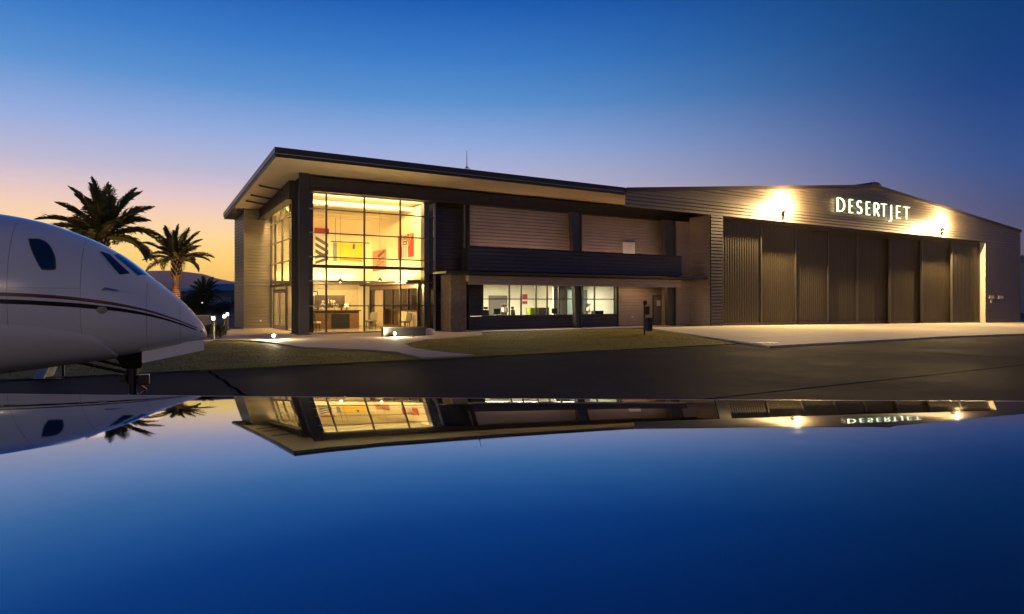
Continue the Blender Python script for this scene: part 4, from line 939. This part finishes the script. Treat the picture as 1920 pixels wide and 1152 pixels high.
def tablelamp(lab, u, v, z):
    t_ = thing('table_lamp', lab, 'lamp', W(u, v, z), A)
    part('foot', MB().lathe([(.09,0),(.09,.02),(.03,.05),(.025,.2)], 14), 'wood_dark', t_); part('lamp_shade', MB().lathe([(.17,.18),(.08,.42)], 16), 'lamp_shade', t_)
tablelamp('small lamp with glowing cone shade on the reception counter', 4.2, 5.6, 1.16)
for u, lab in ((2.75,'left white flower arrangement on the reception counter'),(3.5,'right white flower arrangement on the reception counter')):
    t_ = thing('flower_vase', lab, 'vase', W(u, 5.6, 1.16), A, 'flower vases on the counter'); part('vase', MB().lathe([(.05,0),(.07,.05),(.05,.14),(.06,.17)], 12), 'paper', t_); fl = leafball(160, .22, .26, int(u*10), .045, .12); part('blossom', fl, 'white_fabric', t_)
def stool(name, lab, u, v, rz, seat, back, frame, z=.03, grp=None):
    t_ = thing(name, lab, 'chair', W(u, v, z), A+rz, grp)
    part('seat', B(-.26,.26,-.26,.26,.42,.52), seat, t_, bevel=.03); part('backrest', MB().hexa([(-.25,.22,.53),(.25,.22,.53),(.25,.30,.53),(-.25,.30,.53),(-.23,.32,1.0),(.23,.32,1.0),(.23,.38,1.0),(-.23,.38,1.0)]), back, t_, bevel=.02)
    for a_ in (-.21,.21):
        for b_ in (-.21,.21): part('leg', MB().bar((a_,b_,0),(a_*.9,b_*.9,.42),.04), frame, t_)
    return t_
stool('lobby_chair', 'dark lobby chair with pale cushion just behind the leftmost glass', 1.65, 3.2, 2.4, 'white_fabric', 'fabric', 'black', grp='chairs in the lobby')
stool('lobby_chair', 'dark armchair between the reception desk and the offices', 5.3, 4.3, -.9, 'fabric', 'fabric', 'black', grp='chairs in the lobby')
stool('lobby_chair', 'dark armchair by the right end of the glass front', 6.5, 1.9, -1.3, 'fabric', 'fabric', 'black', grp='chairs in the lobby')

# ------------------------------------------------------------------ things inside the office
def swivel(lab, u, v, rz):
    t_ = thing('office_chair', lab, 'chair', W(u, v, .03), A+rz, 'office chairs')
    part('seat', B(-.25,.25,-.25,.25,.45,.53), 'black', t_, bevel=.03); part('backrest', MB().hexa([(-.22,.24,.60),(.22,.24,.60),(.22,.29,.60),(-.22,.29,.60),(-.18,.30,1.12),(.18,.30,1.12),(.18,.34,1.12),(-.18,.34,1.12)]), 'black', t_, bevel=.02)
    part('headrest', B(-.13,.13,.31,.36,1.17,1.32), 'black', t_, bevel=.02); part('spine', MB().bar((0,.22,.5),(0,.33,1.2),.04), 'black', t_); part('gas_lift', MB().tube([(0,0,.08),(0,0,.45)], .03, 8), 'alu_dark', t_)
    for k_ in range(5): part('foot', MB().bar((0,0,.09),(.28*math.cos(k_*1.257),.28*math.sin(k_*1.257),.04),.045), 'black', t_)
swivel('black office chair with headrest behind the second window bay', 14.0, 1.7, .3)
swivel('black office chair tilted in the bay right of the tapered column', 19.2, 1.6, .5)
swivel('black office chair low behind the leftmost office pane', 11.9, 1.8, -.3)
def odesk(lab, u, v, w_):
    t_ = thing('office_desk', lab, 'desk', W(u, v, .03), A, 'office desks')
    part('top', B(-w_/2,w_/2,-.35,.35,.71,.75), 'grey_door', t_); part('panel', B(-w_/2+.02,w_/2-.02,.28,.31,.05,.708), 'grey_door', t_)
    for a_ in (-1,1): part('leg', B(a_*(w_/2-.06)-.03,a_*(w_/2-.06)+.03,-.3,.25,0,.708), 'alu_dark', t_)
odesk('grey desk along the left office windows', 12.3, 1.0, 2.6); odesk('grey desk along the middle office windows', 16.3, .95, 1.7); odesk('grey desk along the right office windows', 20.0, 1.0, 1.6)
def boxthing(name, lab, cat, u, v, z, w_, d_, h_, mt, lid=None):
    t_ = thing(name, lab, cat, W(u, v, z), A); part('body', B(-w_/2,w_/2,-d_/2,d_/2,0,h_), mt, t_, bevel=.01); part('top', B(-w_/2-.01,w_/2+.01,-d_/2-.01,d_/2+.01,h_+.001,h_+.03), lid or mt, t_)
    return t_
boxthing('storage_box', 'bright lime green box in the middle office window', 'box', 14.75, .95, .03, .62, .4, 1.22, 'lime')
boxthing('file_cabinet', 'low grey cabinet right of the lime green box', 'cabinet', 15.75, 1.9, .03, 1.5, .5, 1.22, 'grey_door')
boxthing('printer', 'black printer on the desk at the right office window', 'printer', 20.0, 1.0, .781, .7, .45, .24, 'black')
boxthing('wall_cabinet', 'large grey cabinet at the far right of the office', 'cabinet', 20.25, 3.6, .03, 1.3, .6, 2.45, 'blue_grey')
for u, w_, lab in ((13.1,.5,'pale folder shelf behind the second office pane'),(20.3,.9,'dark bookshelf beside the printer')):
    t_ = thing('book_shelf', lab, 'shelf', W(u+.9, 3.1, .03), A)
    part('back_panel', B(-w_/2,w_/2,.14,.16,0,1.5), 'grey_door', t_)
    for z_ in (.05,.5,.95,1.45): part('shelf_board', B(-w_/2,w_/2,-.15,.138,z_,z_+.03), 'grey_door', t_)
    for k_ in range(5): part('binder', B(-w_/2+.04+k_*w_*.18,-w_/2+.10+k_*w_*.18,-.1,.12,.981,1.24+.02*(k_%3)), ('paper','red','blue_grey','black','paper')[k_], t_)
rp = thing('wall_notice', 'red and white notice on the office back wall', 'notice', W(17.6, 6.39, 1.45), A); part('sheet', B(-.22,.22,-.03,0,0,.75), 'paper', rp); part('red_band', B(-.22,.22,-.034,-.031,.42,.75), 'red', rp); part('red_band', B(-.22,.22,-.034,-.031,.05,.25), 'red', rp)
for k_, (u, lab) in enumerate(((12.2,'black monitor on the left office desk'),(16.5,'black monitor on the middle office desk'))):
    t_ = thing('monitor', lab, 'monitor', W(u, 1.05, .781), A+.3, 'office monitors'); part('screen', B(-.28,.28,-.02,.02,.12,.46), 'black', t_); part('stand', B(-.03,.03,-.02,.02,.01,.12), 'black', t_); part('foot', B(-.12,.12,-.08,.08,0,.012), 'black', t_)

# ------------------------------------------------------------------ the evening air: far hills fade into it
m = bpy.data.materials.new('haze'); m.use_nodes = True; M['haze'] = m; n = m.node_tree.nodes; n.remove(n['Principled BSDF'])
pv = n.new('ShaderNodeVolumePrincipled'); pv.inputs['Density'].default_value = 5.5e-5; pv.inputs['Color'].default_value = (1,.84,.92,1); pv.inputs['Anisotropy'].default_value = .82
m.node_tree.links.new(pv.outputs[0], n['Material Output'].inputs['Volume'])
struct('haze', MB().box(-8700,6800,-5500,8800,-3,300), 'haze', 'stuff', 'thin evening haze')
